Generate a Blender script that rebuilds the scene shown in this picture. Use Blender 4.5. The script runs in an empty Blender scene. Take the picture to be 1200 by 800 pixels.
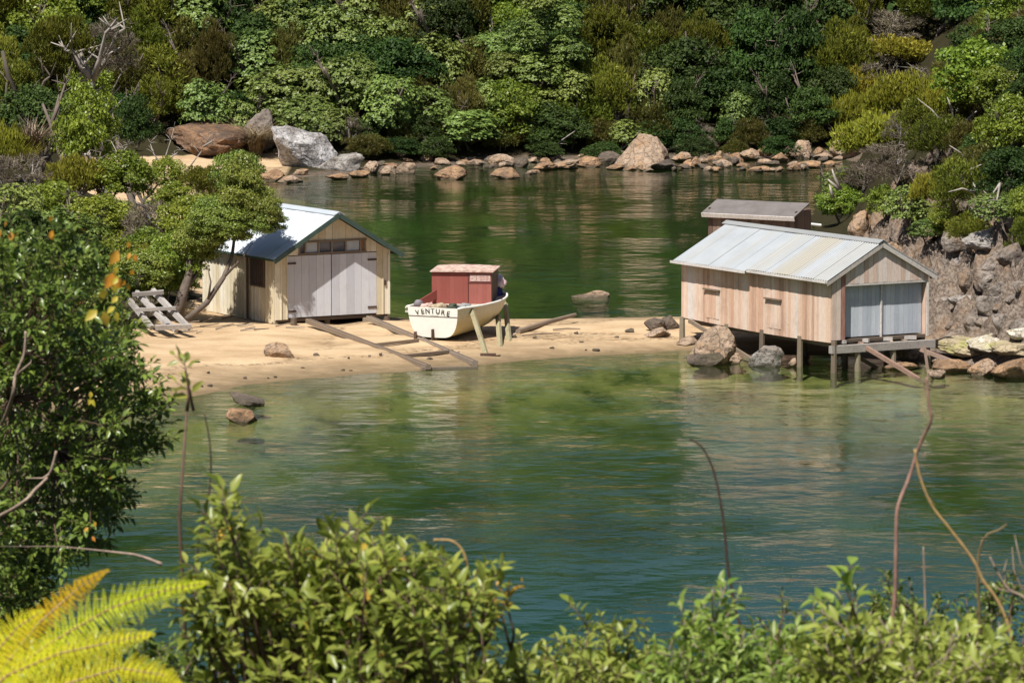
import bpy, bmesh, math, random
import numpy as np
from mathutils import Vector, Matrix, noise as mnoise

# ------------------------------------------------------------------ camera, sky, sun, exposure
R = math.radians
scene = bpy.context.scene
col = scene.collection
CAM_H, FPX, HOR = 17.0, 5050.0, 544.0
PITCH = math.atan(HOR / FPX)
cd = bpy.data.cameras.new('camera'); cam = bpy.data.objects.new('camera', cd); col.objects.link(cam)
cam.location = (0, 0, CAM_H); cam.rotation_euler = (R(90) - PITCH, 0, 0)
cd.sensor_width = 36; cd.lens = 36 * FPX / 1200; cd.clip_start = 1; cd.clip_end = 3000
cd.dof.use_dof = True; cd.dof.focus_distance = 158; cd.dof.aperture_fstop = 10.5
scene.camera = cam
SUN = Vector((-.47 * math.cos(R(57)), -.88 * math.cos(R(57)), math.sin(R(57)))).normalized()
world = bpy.data.worlds.new('World'); scene.world = world; world.use_nodes = True
wn = world.node_tree.nodes; sky = wn.new('ShaderNodeTexSky'); sky.sky_type = 'NISHITA'; sky.sun_disc = False
sky.sun_elevation = math.asin(SUN.z); sky.sun_rotation = math.atan2(SUN.x, SUN.y)
world.node_tree.links.new(sky.outputs[0], wn['Background'].inputs[0]); wn['Background'].inputs[1].default_value = 0.05
sl = bpy.data.lights.new('sun', 'SUN'); sl.energy = 5.0; sl.angle = R(.5); sl.color = (1, .95, .86)
so = bpy.data.objects.new('sun', sl); col.objects.link(so); so.rotation_euler = SUN.to_track_quat('Z', 'Y').to_euler()
so.location = (-20, 0, 60)
scene.view_settings.view_transform = 'Standard'; scene.view_settings.look = 'None'
scene.view_settings.exposure = 0.48; scene.view_settings.gamma = 1
scene.cycles.max_bounces = 6; scene.cycles.transparent_max_bounces = 12; scene.cycles.diffuse_bounces = 2
scene.cycles.glossy_bounces = 3; scene.cycles.transmission_bounces = 3
scene.cycles.caustics_reflective = False; scene.cycles.caustics_refractive = False

# ------------------------------------------------------------------ helpers
FWD = Vector((0, math.cos(PITCH), -math.sin(PITCH))); UP = Vector((0, math.sin(PITCH), math.cos(PITCH)))
def ray(px, py): return FWD + Vector((1, 0, 0)) * ((px - 600) / FPX) + UP * ((400 - py) / FPX)
def at(px, py, Y):
    "the point of the place at distance Y along the ground seen at photo pixel px, py"
    r = ray(px, py); return Vector((0, 0, CAM_H)) + r * (Y / r.y)
def proj(p):
    v = Vector(p) - Vector((0, 0, CAM_H)); d = v.dot(FWD); return 600 + FPX * v.x / d, 400 - FPX * v.dot(UP) / d

def tag(o, label=None, cat=None, group=None, kind=None):
    if label: o['label'] = label
    if cat: o['category'] = cat
    if group: o['group'] = group
    if kind: o['kind'] = kind
    return o
def empty(name, loc, rz=0.0):
    o = bpy.data.objects.new(name, None); col.objects.link(o); o.location = loc; o.rotation_euler = (0, 0, rz)
    o.empty_display_size = .2
    return o
def link(name, me, parent=None, loc=None):
    o = bpy.data.objects.new(name, me); col.objects.link(o)
    if parent: o.parent = parent
    if loc is not None: o.location = loc
    return o
def copy_tree(o, parent=None):
    c = o.copy(); col.objects.link(c)
    if parent: c.parent = parent
    for ch in list(o.children): copy_tree(ch, c)
    return c

class MB:
    "collects boxes, bars, tubes; every face may carry a tint"
    def __init__(s): s.v = []; s.f = []; s.t = []
    def add(s, vs, fs, t=.5):
        n = len(s.v); s.v += [tuple(v) for v in vs]; s.f += [tuple(i + n for i in f) for f in fs]; s.t += [t] * len(fs)
    def box(s, a, b, t=.5, M=None):
        x0, y0, z0 = a; x1, y1, z1 = b
        vs = [Vector(p) for p in ((x0,y0,z0),(x1,y0,z0),(x1,y1,z0),(x0,y1,z0),(x0,y0,z1),(x1,y0,z1),(x1,y1,z1),(x0,y1,z1))]
        if M: vs = [M @ v for v in vs]
        s.add(vs, [(0,3,2,1),(4,5,6,7),(0,1,5,4),(1,2,6,5),(2,3,7,6),(3,0,4,7)], t)
    def bar(s, p, q, w, h, t=.5, up=(0,0,1), jit=0):
        p = Vector(p); q = Vector(q); d = (q - p).normalized(); sd = d.cross(Vector(up)).normalized(); u = sd.cross(d)
        vs = []
        for c in (p, q):
            for a, b in ((-1,-1),(1,-1),(1,1),(-1,1)):
                vs.append(c + sd * (a * w / 2 * (1 + random.uniform(-jit, jit))) + u * (b * h / 2 * (1 + random.uniform(-jit, jit))))
        s.add(vs, [(3,2,1,0),(4,5,6,7),(0,1,5,4),(1,2,6,5),(2,3,7,6),(3,0,4,7)], t)
    def tube(s, pts, rad, n=6, t=.5):
        pts = [Vector(p) for p in pts]; vs = []; fs = []
        ref = Vector((.31, .17, .93)).normalized()
        for i, p in enumerate(pts):
            d = (pts[min(i + 1, len(pts) - 1)] - pts[max(i - 1, 0)])
            d = d.normalized() if d.length > 1e-9 else Vector((0, 0, 1))
            rf = ref if abs(d.dot(ref)) < .95 else Vector((1, 0, 0))
            a = d.cross(rf).normalized(); b = d.cross(a)
            r = rad[i] if hasattr(rad, '__len__') else rad
            for k in range(n):
                an = 2 * math.pi * k / n; vs.append(p + a * math.cos(an) * r + b * math.sin(an) * r)
        for i in range(len(pts) - 1):
            for k in range(n):
                k2 = (k + 1) % n; fs.append((i*n+k, i*n+k2, (i+1)*n+k2, (i+1)*n+k))
        fs.append(tuple(range(n))[::-1]); fs.append(tuple((len(pts)-1)*n + k for k in range(n)))
        s.add(vs, fs, t)
    def mesh(s, name, m, smooth=False):
        me = bpy.data.meshes.new(name); me.from_pydata(s.v, [], s.f)
        a = me.attributes.new('tint', 'FLOAT', 'FACE'); a.data.foreach_set('value', s.t)
        if smooth: me.polygons.foreach_set('use_smooth', [True] * len(s.f))
        me.materials.append(m); me.update(); return me
    def build(s, name, m, parent=None, smooth=False, loc=None): return link(name, s.mesh(name, m, smooth), parent, loc)

def np_mesh(name, V, F, tint, m, smooth=False):
    "V (n,3), F (m,k) arrays"
    me = bpy.data.meshes.new(name); k = F.shape[1]
    me.vertices.add(len(V)); me.vertices.foreach_set('co', np.ascontiguousarray(V, dtype=np.float32).ravel())
    me.loops.add(F.size); me.loops.foreach_set('vertex_index', F.ravel().astype(np.int32))
    me.polygons.add(len(F)); me.polygons.foreach_set('loop_start', np.arange(0, F.size, k, dtype=np.int32))
    if smooth: me.polygons.foreach_set('use_smooth', np.ones(len(F), dtype=bool))
    me.update(calc_edges=True)
    if tint is not None:
        if len(tint) != len(F): tint = np.tile(tint, len(F) // len(tint))
        a = me.attributes.new('tint', 'FLOAT', 'FACE'); a.data.foreach_set('value', tint.astype(np.float32))
    me.materials.append(m); return me

# ------------------------------------------------------------------ materials
class NT:
    def __init__(s, name):
        s.m = bpy.data.materials.new(name); s.m.use_nodes = True; s.t = s.m.node_tree
        s.b = s.t.nodes['Principled BSDF']; s.out = s.t.nodes['Material Output']
    def n(s, ty, **kw):
        o = s.t.nodes.new('ShaderNode' + ty)
        for k, v in kw.items():
            if k.startswith('_'): setattr(o, k[1:], v)
            else: o.inputs[k.replace('__', ' ')].default_value = v
        return o
    def l(s, a, b): s.t.links.new(a, b)
    def pos(s, scale=(1,1,1), world=False):
        c = s.n('NewGeometry').outputs['Position'] if world else s.n('TexCoord').outputs['Object']
        mp = s.n('Mapping'); mp.inputs['Scale'].default_value = scale; s.l(c, mp.inputs[0]); return mp.outputs[0]
    def noise(s, scale, detail=4, rough=.6, vec=None, stretch=(1,1,1), world=False):
        n = s.n('TexNoise', Scale=scale, Detail=detail, Roughness=rough); s.l(vec or s.pos(stretch, world), n.inputs['Vector']); return n.outputs['Fac']
    def ramp(s, fac, stops):
        r = s.n('ValToRGB'); e = r.color_ramp.elements
        while len(e) < len(stops): e.new(.5)
        for i, (p, c) in enumerate(stops):
            e[i].position = p; e[i].color = (c[0], c[1], c[2], 1) if hasattr(c, '__len__') else (c, c, c, 1)
        s.l(fac, r.inputs[0]); return r.outputs[0]
    def mix(s, fac, a, b, mode='MIX'):
        m = s.n('Mix'); m.data_type = 'RGBA'; m.blend_type = mode
        for v, i in ((fac, 0), (a, 6), (b, 7)):
            if hasattr(v, 'is_output') or isinstance(v, bpy.types.NodeSocket): s.l(v, m.inputs[i])
            elif i == 0: m.inputs[0].default_value = v
            else: m.inputs[i].default_value = (*v, 1)
        return m.outputs[2]
    def math(s, op, a, b=None, clamp=False):
        m = s.n('Math'); m.operation = op; m.use_clamp = clamp
        for v, i in ((a, 0), (b, 1)):
            if v is None: continue
            if isinstance(v, bpy.types.NodeSocket): s.l(v, m.inputs[i])
            else: m.inputs[i].default_value = v
        return m.outputs[0]
    def attr(s, name='tint'): return s.n('Attribute', _attribute_name=name).outputs['Fac']
    def bump(s, h, strength=.5, dist=.02):
        b = s.n('Bump', Strength=strength, Distance=dist); s.l(h, b.inputs['Height']); s.l(b.outputs[0], s.b.inputs['Normal'])

def M_planks(name, cols, grain=(9, 9, .7), rough=.8, dirt=.35, dirtcol=(.08,.06,.045), bump=.3):
    "weathered boards: tint picks the board's colour, streaks run along local z"
    q = NT(name); t = q.attr()
    n1 = q.noise(2.2, 5, .65, stretch=grain); f = q.math('ADD', t, q.math('MULTIPLY', q.math('SUBTRACT', n1, .5), .55), True)
    c = q.ramp(f, [(i / (len(cols) - 1), cc) for i, cc in enumerate(cols)])
    n2 = q.noise(1.1, 6, .7); d = q.ramp(n2, [(.5, 0.0), (.72, 1.0)])
    c = q.mix(q.math('MULTIPLY', d, dirt), c, dirtcol)
    n3 = q.noise(5, 4, .7, stretch=(grain[0] * 1.5, grain[1] * 1.5, grain[2]))
    c = q.mix(q.ramp(n3, [(.35, .35), (.5, 0.0)]), c, dirtcol)
    q.l(c, q.b.inputs['Base Color']); q.b.inputs['Roughness'].default_value = rough
    q.bump(n3, bump, .01); return q.m
def M_plain(name, c, var=.25, scale=3, rough=.7, metal=0, c2=None):
    q = NT(name); n = q.noise(scale, 5, .65)
    c2 = c2 or tuple(x * (1 - var) for x in c)
    cc = q.mix(q.ramp(n, [(.35, 0.0), (.65, 1.0)]), c, c2); q.l(cc, q.b.inputs['Base Color'])
    q.b.inputs['Roughness'].default_value = rough; q.b.inputs['Metallic'].default_value = metal
    q.bump(n, .3, .01); return q.m
def M_leaf(name, a, b, rnd=.35, rough=.45, trans=.25, spec=.4):
    q = NT(name); t = q.attr(); c = q.mix(t, a, b)
    oi = q.n('ObjectInfo').outputs['Random']
    hs = q.n('HueSaturation'); q.l(c, hs.inputs['Color'])
    mr = q.n('MapRange'); q.l(oi, mr.inputs[0]); mr.inputs[3].default_value = 1 - rnd; mr.inputs[4].default_value = 1 + rnd; q.l(mr.outputs[0], hs.inputs['Value'])
    r2 = q.math('FRACT', q.math('MULTIPLY', oi, 7.31)); mh = q.n('MapRange'); q.l(r2, mh.inputs[0]); mh.inputs[3].default_value = .478; mh.inputs[4].default_value = .516; q.l(mh.outputs[0], hs.inputs['Hue'])
    q.l(hs.outputs[0], q.b.inputs['Base Color']); q.b.inputs['Roughness'].default_value = rough; q.b.inputs['Specular IOR Level'].default_value = spec
    tr = q.n('BsdfTranslucent'); q.l(hs.outputs[0], tr.inputs[0])
    mx = q.n('MixShader'); mx.inputs[0].default_value = trans
    q.l(q.b.outputs[0], mx.inputs[1]); q.l(tr.outputs[0], mx.inputs[2]); q.l(mx.outputs[0], q.out.inputs[0]); return q.m

m_bark = M_plain('bark', (.16,.125,.10), .5, 4, .9)
m_greybark = M_plain('grey_dead_wood', (.42,.37,.33), .5, 4, .85)
m_browntwig = M_plain('brown_twig', (.13,.075,.05), .4, 20, .7)
m_paletwig = M_plain('pale_twig', (.34,.25,.19), .4, 20, .7)
m_timber = M_planks('weathered_timber', [(.13,.09,.06),(.22,.165,.12),(.30,.25,.20)], grain=(2,2,2))
m_darktimber = M_planks('dark_timber', [(.06,.045,.035),(.11,.08,.06),(.16,.12,.09)], grain=(2,2,2))
m_greytimber = M_planks('grey_timber', [(.22,.19,.17),(.33,.30,.28),(.43,.40,.38)], grain=(2,2,2))
m_dark = M_plain('dark_interior', (.02,.018,.016), .2)

# ------------------------------------------------------------------ terrain
PB = np.array([(-6.5,171.5),(-5.0,166.5),(-3,165.2),(0,165.6),(3,165.8),(6.6,166.6),(9,167.5),(11.2,171),(12.6,178),(14,200),(16,228),(18.5,248),(20.5,258),(20,261.5),(14,262),(8,261.5),(0,258.5),(-5,254),(-9,248.5),(-13,244),(-15.2,243),(-16.2,239),(-14,222),(-11.5,200),(-9.5,182)])
PA = np.array([(-14.5,137.5),(-11.1,140.3),(-8.6,144.4),(-5.8,146.8),(-3,148.6),(1.5,152.6),(6.1,154.6),(9,153.5),(12,152.5),(14.8,149.6),(17.5,147.5),(22,145),(35,140),(75,110),(75,58),(20,55),(-20,55),(-45,75),(-30,105),(-22,122),(-17,133)])
def sdist(P, X, Y):
    "distance to polygon, negative inside"
    d = np.full(X.shape, 1e9); ins = np.zeros(X.shape, bool); n = len(P)
    for i in range(n):
        ax, ay = P[i]; bx, by = P[(i + 1) % n]; ex, ey = bx - ax, by - ay
        t = np.clip(((X - ax) * ex + (Y - ay) * ey) / (ex * ex + ey * ey), 0, 1)
        d = np.minimum(d, np.hypot(X - ax - t * ex, Y - ay - t * ey))
        c = ((ay > Y) != (by > Y)) & (X < ex * (Y - ay) / (ey + 1e-12) + ax); ins ^= c
    return np.where(ins, -d, d)
_rs = np.random.RandomState(5); _G = _rs.rand(256, 256)
def vn(X, Y):
    xi = np.floor(X).astype(int); yi = np.floor(Y).astype(int); fx = X - xi; fy = Y - yi
    fx = fx * fx * (3 - 2 * fx); fy = fy * fy * (3 - 2 * fy); g = lambda a, b: _G[a % 256, b % 256]
    return (g(xi, yi) * (1 - fx) + g(xi + 1, yi) * fx) * (1 - fy) + (g(xi, yi + 1) * (1 - fx) + g(xi + 1, yi + 1) * fx) * fy
def fbm(X, Y, o=4):
    r = 0; a = .5
    for i in range(o): r = r + a * vn(X * 2**i + 17 * i, Y * 2**i + 31 * i); a *= .5
    return r
def cells(X, Y):
    "flat irregular cells: one value per block"
    xi = np.floor(X).astype(int); yi = np.floor(Y).astype(int); best = np.full(X.shape, 9.); val = np.zeros(X.shape)
    for a in (-1, 0, 1):
        for b in (-1, 0, 1):
            cx, cy = xi + a, yi + b; px = cx + _G[cx % 256, cy % 256]; py = cy + _G[(cy + 91) % 256, (cx + 37) % 256]
            d = (px - X) ** 2 + (py - Y) ** 2; k = d < best; best = np.where(k, d, best); val = np.where(k, _G[(cx * 7 + 5) % 256, (cy * 3 + 11) % 256], val)
    return val
def sp(x, w=1.0): return w * np.logaddexp(0, x / w)          # soft ramp
def terrain(X, Y):
    X = np.asarray(X, float); Y = np.asarray(Y, float)
    wx = X + (fbm(X * .35, Y * .35, 3) - .45) * 1.5; wy = Y + (fbm(X * .35 + 40, Y * .35 + 9, 3) - .45) * 1.5
    dA = sdist(PA, wx, wy); dB = sdist(PB, wx, wy); d = np.minimum(dA, dB)
    h = np.where(d > 0, .38 * (1 - np.exp(-np.maximum(d, 0) / 3.2)), 0)
    sea = np.where(d < 0, -(2.6 + 1.6 * np.clip((128 - Y) / 14, 0, 1)) * (1 - np.exp(np.minimum(d, 0) / np.where(Y > 160, 10., 22.))), 0)
    sea = sea - np.where(d < 0, np.minimum(-d, 1) * (fbm(X * .5, Y * .5) - .4) * .35, 0)
    land = np.clip(d / 2.5, 0, 1)
    # far hillside
    ysh = np.interp(X, [-40, -16, -9, 0, 8, 20, 40], [246, 257, 256, 260, 264, 266, 262])
    far = .66 * sp(Y - ysh - 1.5, 1.5); far = far - sp(far - 34, 2)
    # left bank
    xl = np.interp(Y, [120, 135, 150, 158, 166, 180, 205, 228, 255], [-18, -15.5, -14.5, -14, -13, -12.5, -16, -23.5, -24.5])
    left = .42 * sp(xl - X, .8) * np.clip((Y - 100) / 25, 0, 1); left = 9 * (1 - np.exp(-left / 9))
    # right headland, cliff
    xr = np.interp(Y, [100, 135, 150, 156, 162, 170, 185, 205, 235, 262], [24, 18.5, 16.4, 15.6, 14.0, 12.6, 14.2, 15.8, 18, 21])
    g = X - xr + (fbm(X * .8, Y * .8, 3) - .45) * 1.2
    g = g + np.where((Y < 178) & (Y > 135) & (X > 11) & (X < 26), (cells(X * .9 + .3 * Y, Y * 1.1) - .5) * 1.5 + (cells(X * 2.1, Y * 2.1 - X) - .5) * .6, 0)
    right = 1.35 * sp(g, .35); right = 15 * (1 - np.exp(-right / 15)) * np.clip((Y - 118) / 14, 0, 1)
    right = right + np.clip(right / 1.5, 0, 1) * (fbm(X * 1.1, Y * 1.1 + right, 5) - .45) * 2.6 * np.clip((200 - Y) / 20, 0, 1)
    # viewer's own hillside
    fore = np.interp(Y, [-60, 0, 14, 20, 34, 56, 62], [19, 15.2, 13.2, 12.1, 7.8, .6, 0])
    fore = fore - np.clip(np.abs(X) - 12, 0, 99) * .05 * (fore > 0)
    fore = np.maximum(fore, 0)
    hill = np.maximum.reduce([far, left, right]) + fore
    rough = (fbm(X * .6, Y * .6, 4) - .45) * np.clip(hill / 2, 0, 1) * .8
    return h + sea + hill * np.clip(land + fore, 0, 1) + rough * land + (fbm(X * .45, Y * .45, 4) - .45) * .28 * land
def tz(x, y): return float(terrain(np.array([x]), np.array([y]))[0])
_S = np.arange(100, 330, .25)
def hit(px, py, zmin=0.0):
    "where the line of sight through a photo pixel meets the ground"
    r = ray(px, py); t = _S / r.y; X = r.x * t; Z = CAM_H + r.z * t
    H = np.maximum(terrain(X, _S), zmin); k = np.argmax(Z < H)
    if not (Z < H).any(): k = len(_S) - 1
    return Vector((X[k], _S[k], H[k]))

q = NT('ground_cover')
zone = q.n('Attribute', _attribute_name='zone').outputs['Color']
sepz = q.n('SeparateColor'); q.l(zone, sepz.inputs[0])
ng = q.noise(1.3, 6, .65, world=True); nf = q.noise(9, 5, .7, world=True); ns = q.noise(.8, 5, .6, world=True, stretch=(.6, 1, 1))
sand = q.mix(nf, (.47,.33,.195), (.65,.49,.32)); sand = q.mix(q.ramp(ns, [(.42, 0.0), (.68, .85)]), sand, (.38,.255,.145))
sand = q.mix(q.ramp(q.noise(26, 3, .6, world=True), [(.66, 0.0), (.72, .8)]), sand, (.10,.07,.05))
pz = q.n('SeparateXYZ'); q.l(q.n('NewGeometry').outputs['Position'], pz.inputs[0])
wet = q.n('MapRange', _clamp=True); q.l(q.math('ADD', pz.outputs[2], q.math('MULTIPLY', q.math('SUBTRACT', ng, .5), .3)), wet.inputs[0]); wet.inputs[1].default_value = .30; wet.inputs[2].default_value = .02
sand = q.mix(wet.outputs[0], sand, (.20,.145,.085))
bed = q.mix(q.ramp(q.noise(.5, 5, .65, world=True, stretch=(1.2,.6,1)), [(.36, 0.0), (.56, 1.0)]), (.05,.06,.014), (.36,.27,.11))
bed = q.mix(q.ramp(q.noise(2.3, 4, .6, world=True), [(.5, 0.0), (.66, .8)]), bed, (.30,.24,.14))
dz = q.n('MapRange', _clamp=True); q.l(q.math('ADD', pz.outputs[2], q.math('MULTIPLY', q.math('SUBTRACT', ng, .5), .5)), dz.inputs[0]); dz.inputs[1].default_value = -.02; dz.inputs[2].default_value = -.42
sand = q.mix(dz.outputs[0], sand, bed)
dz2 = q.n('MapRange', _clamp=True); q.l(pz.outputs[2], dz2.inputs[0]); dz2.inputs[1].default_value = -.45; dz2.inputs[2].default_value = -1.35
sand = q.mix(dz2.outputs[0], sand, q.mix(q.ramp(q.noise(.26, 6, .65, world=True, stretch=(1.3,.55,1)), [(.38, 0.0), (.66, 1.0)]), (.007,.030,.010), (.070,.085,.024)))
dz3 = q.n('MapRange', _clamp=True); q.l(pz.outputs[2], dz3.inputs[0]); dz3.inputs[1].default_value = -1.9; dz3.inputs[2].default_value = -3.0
sand = q.mix(dz3.outputs[0], sand, (.005,.07,.13))  # sky's blue reflection on the near water, painted into the deep bed
wr = q.math('MULTIPLY', q.math('SUBTRACT', 1.0, q.math('MULTIPLY', q.math('ABSOLUTE', q.math('SUBTRACT', q.math('ADD', pz.outputs[2], q.math('MULTIPLY', q.math('SUBTRACT', ng, .5), .10)), .25)), 30.0), True), q.ramp(q.noise(4.5, 4, .7, world=True), [(.48, 0.0), (.56, .8)]))
sand = q.mix(wr, sand, (.09,.06,.035))
litter = q.mix(ng, (.018,.014,.009), (.045,.036,.018)); litter = q.mix(q.ramp(nf, [(.5, 0.0), (.65, .8)]), litter, (.03,.045,.010))
vor = q.n('TexVoronoi', Scale=1.5); q.l(q.pos((1,1,1.6), True), vor.inputs[0])
vd = q.n('TexVoronoi', Scale=1.1, _feature='DISTANCE_TO_EDGE'); q.l(q.pos((1,1,1.7), True), vd.inputs[0]); crk = q.ramp(vd.outputs[0], [(.02, 1.0), (.10, 0.0)])
rock = q.mix(ng, (.15,.115,.09), (.30,.25,.21)); rock = q.mix(q.ramp(nf, [(.42, .8), (.56, 0.0)]), rock, (.07,.05,.04)); rock = q.mix(q.ramp(q.noise(.9, 5,   .6, world=True), [(.5, 0.0), (.62, .5)]), rock, (.28,.18,.11)); rock = q.mix(q.math('MULTIPLY', crk, .35), rock, (.04,.03,.025))
c = q.mix(sepz.outputs[0], litter, sand); c = q.mix(sepz.outputs[1], c, rock)
q.l(c, q.b.inputs['Base Color']); q.b.inputs['Roughness'].default_value = .85
q.b.inputs['Specular IOR Level'].default_value = .08; q.bump(q.math('ADD', nf, ng), .8, .06); m_ground = q.m

def axis(bands):
    out = []
    for a, b, s in bands: out.append(np.arange(a, b, s))
    return np.concatenate(out + [[bands[-1][1]]])
gx = axis([(-420, -60, 20), (-60, -30, 2), (-30, -22, .8), (-22, 11, .28), (11, 22, .17), (22, 24, .28), (24, 34, .8), (34, 60, 2), (60, 420, 20)])
gy = axis([(-300, 0, 20), (0, 60, 2), (60, 125, 1.2), (125, 144, .25), (144, 170, .19), (170, 175, .25), (175, 240, .6), (240, 285, .4), (285, 330, 1.5), (330, 900, 30)])
GX, GY = np.meshgrid(gx, gy); GZ = terrain(GX, GY)
GD = np.minimum(sdist(PA, GX, GY), sdist(PB, GX, GY))
nx, ny = len(gx), len(gy); V = np.stack([GX, GY, GZ], -1).reshape(-1, 3)
sandm = ((GZ < .62) & (GY > 60)).astype(float)
sandm = np.where((GY > 172) & (GX > 8), 0, sandm)
sandm = np.where((GY > 238) & (GX > -12.8), 0, sandm)
sandm = np.where((GX < -9) & (GZ > .42 + .25 * fbm(GX * .9, GY * .9)) & (GY < 200) , 0, sandm)
headm = np.clip((GX - np.interp(GY, [130, 150, 160, 175, 200, 262], [17.5, 14.6, 12.8, 12, 15, 19])) / .8 , 0, 1) * (GY > 125) * (GZ > -.4)
rockm = headm * (GY < 185) * np.clip((6.5 - GZ) / 2 + (fbm(GX * .3, GY * .3) - .5) * 3, 0, 1)
rockm = np.maximum(rockm, np.clip(1.5 - np.abs(GD - .3), 0, 1) * (GY > 240) * (GX > -12.5) * (GZ > -.6) * .7)
ZN = np.zeros((ny * nx, 4)); ZN[:, 0] = sandm.ravel(); ZN[:, 1] = rockm.ravel(); ZN[:, 3] = 1
I = np.arange((ny - 1) * nx).reshape(ny - 1, nx)[:, :-1].ravel(); F = np.stack([I, I + 1, I + nx + 1, I + nx], 1)
fc = V[F].mean(1); fs_ = sandm.ravel()[F].mean(1); fh = headm.ravel()[F].mean(1)
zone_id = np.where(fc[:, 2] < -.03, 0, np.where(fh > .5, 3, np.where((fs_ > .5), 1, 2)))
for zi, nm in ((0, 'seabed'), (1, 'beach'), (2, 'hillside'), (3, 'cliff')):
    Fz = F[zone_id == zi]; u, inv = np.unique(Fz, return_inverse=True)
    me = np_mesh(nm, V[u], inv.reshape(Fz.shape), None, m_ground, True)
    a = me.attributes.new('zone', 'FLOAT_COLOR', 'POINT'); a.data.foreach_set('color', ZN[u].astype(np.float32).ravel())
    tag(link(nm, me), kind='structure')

# water: one closed body, its top at z = 0
q = NT('bay_water')
p1 = q.pos((1.25, 1.35, 1), True)
w1 = q.noise(.52, 2, .5, vec=p1); w2 = q.noise(1.5, 4, .6, vec=p1)
dist = q.n('TexNoise', Scale=.12, Detail=4); q.l(q.pos((1.2,.7,1), True), dist.inputs[0])
calm = q.ramp(dist.outputs['Fac'], [(.40, .22), (.62, 1.0)])
hgt = q.math('MULTIPLY', q.math('ADD', q.math('MULTIPLY', w1, 1.0), q.math('MULTIPLY', w2, .34)), calm)
bp = q.n('Bump', Strength=1, Distance=.125); q.l(hgt, bp.inputs['Height'])
fr = q.n('Fresnel', IOR=1.33); q.l(bp.outputs[0], fr.inputs['Normal'])
gl = q.n('BsdfGlossy', Roughness=.03); gl.inputs[0].default_value = (1, 1, 1, 1); q.l(bp.outputs[0], gl.inputs['Normal'])
tr = q.n('BsdfTransparent'); tr.inputs[0].default_value = (.80, .93, .78, 1)
df = q.n('BsdfDiffuse'); df.inputs[0].default_value = (.022, .06, .010, 1)
mA = q.n('MixShader'); mA.inputs[0].default_value = .12; q.l(tr.outputs[0], mA.inputs[1]); q.l(df.outputs[0], mA.inputs[2])
mB = q.n('MixShader'); q.l(q.math('MULTIPLY', fr.outputs[0], .92), mB.inputs[0]); q.l(mA.outputs[0], mB.inputs[1]); q.l(gl.outputs[0], mB.inputs[2])
q.l(mB.outputs[0], q.out.inputs[0]); q.t.nodes.remove(q.b)
va = q.n('VolumeAbsorption', Density=.07); va.inputs[0].default_value = (.38, .74, .55, 1); q.l(va.outputs[0], q.out.inputs['Volume'])
m_water = q.m
wb = MB(); wb.box((-150, 40, -8), (150, 292, 0)); tag(wb.build('water', m_water), kind='structure')
# ------------------------------------------------------------------ sheds
def vboards(mb, P, z0f, z1f, n, w, thick=.025, jit=.012, tf=None, rnd=None, batten=0):
    "vertical boards along a local line P(s) -> (x, y), outward normal in P"
    rnd = rnd or random
    (ax, ay), (dx, dy), (nx_, ny_) = P
    for i in range(n):
        s0, s1 = i * w + .004, (i + 1) * w - .004; off = rnd.uniform(0, jit); t = tf(i) if tf else rnd.random()
        pts = []
        for o in (0, thick + off):
            for s in (s0, s1):
                for zf in (z0f, z1f):
                    z = zf(s) if callable(zf) else zf
                    if zf is z0f or not callable(zf): pass
                    pts.append((ax + dx * s + nx_ * o, ay + dy * s + ny_ * o, z))
        # order: inner s0 z0, inner s0 z1, inner s1 z0, inner s1 z1, outer ...
        mb.add(pts, [(4,6,7,5),(0,1,3,2),(0,4,5,1),(2,3,7,6),(1,5,7,3),(0,2,6,4)], t)
        if batten:
            zz = [z0f(s1) if callable(z0f) else z0f, z1f(s1) if callable(z1f) else z1f]
            o0, o1 = thick + .004, thick + batten; pts = []
            for o in (o0, o1):
                for s in (s1 - .018, s1 + .026):
                    for z in zz: pts.append((ax + dx * s + nx_ * o, ay + dy * s + ny_ * o, z))
            mb.add(pts, [(4,6,7,5),(0,1,3,2),(0,4,5,1),(2,3,7,6),(1,5,7,3),(0,2,6,4)], t)

def roof_slope(mb, x0, z0, x1, z1, ya, yb, pitch=.15, amp=.02, tf=None, sheet=.78):
    "corrugated iron from the ridge (x0,z0) to the eave (x1,z1), corrugation along y"
    n = max(2, int((yb - ya) / (pitch / 4))); th = .012
    for k in range(n):
        a = ya + (yb - ya) * k / n; b = ya + (yb - ya) * (k + 1) / n
        st_ = .012 * (int((a - ya) / sheet) % 2); za = st_ + amp * math.sin(2 * math.pi * a / pitch); zb = st_ + amp * math.sin(2 * math.pi * b / pitch)
        t = (tf((a + b) / 2) if tf else .5) + .12 * math.sin(int((a - ya) / sheet) * 2.6)
        mb.add([(x0,a,z0+za),(x1,a,z1+za),(x1,b,z1+zb),(x0,b,z0+zb),(x0,a,z0+za-th),(x1,a,z1+za-th),(x1,b,z1+zb-th),(x0,b,z0+zb-th)],
               [(0,1,2,3),(7,6,5,4),(1,5,6,2),(0,3,7,4)] + ([(0,4,5,1)] if k == 0 else []) + ([(3,2,6,7)] if k == n-1 else []), t)

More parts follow.
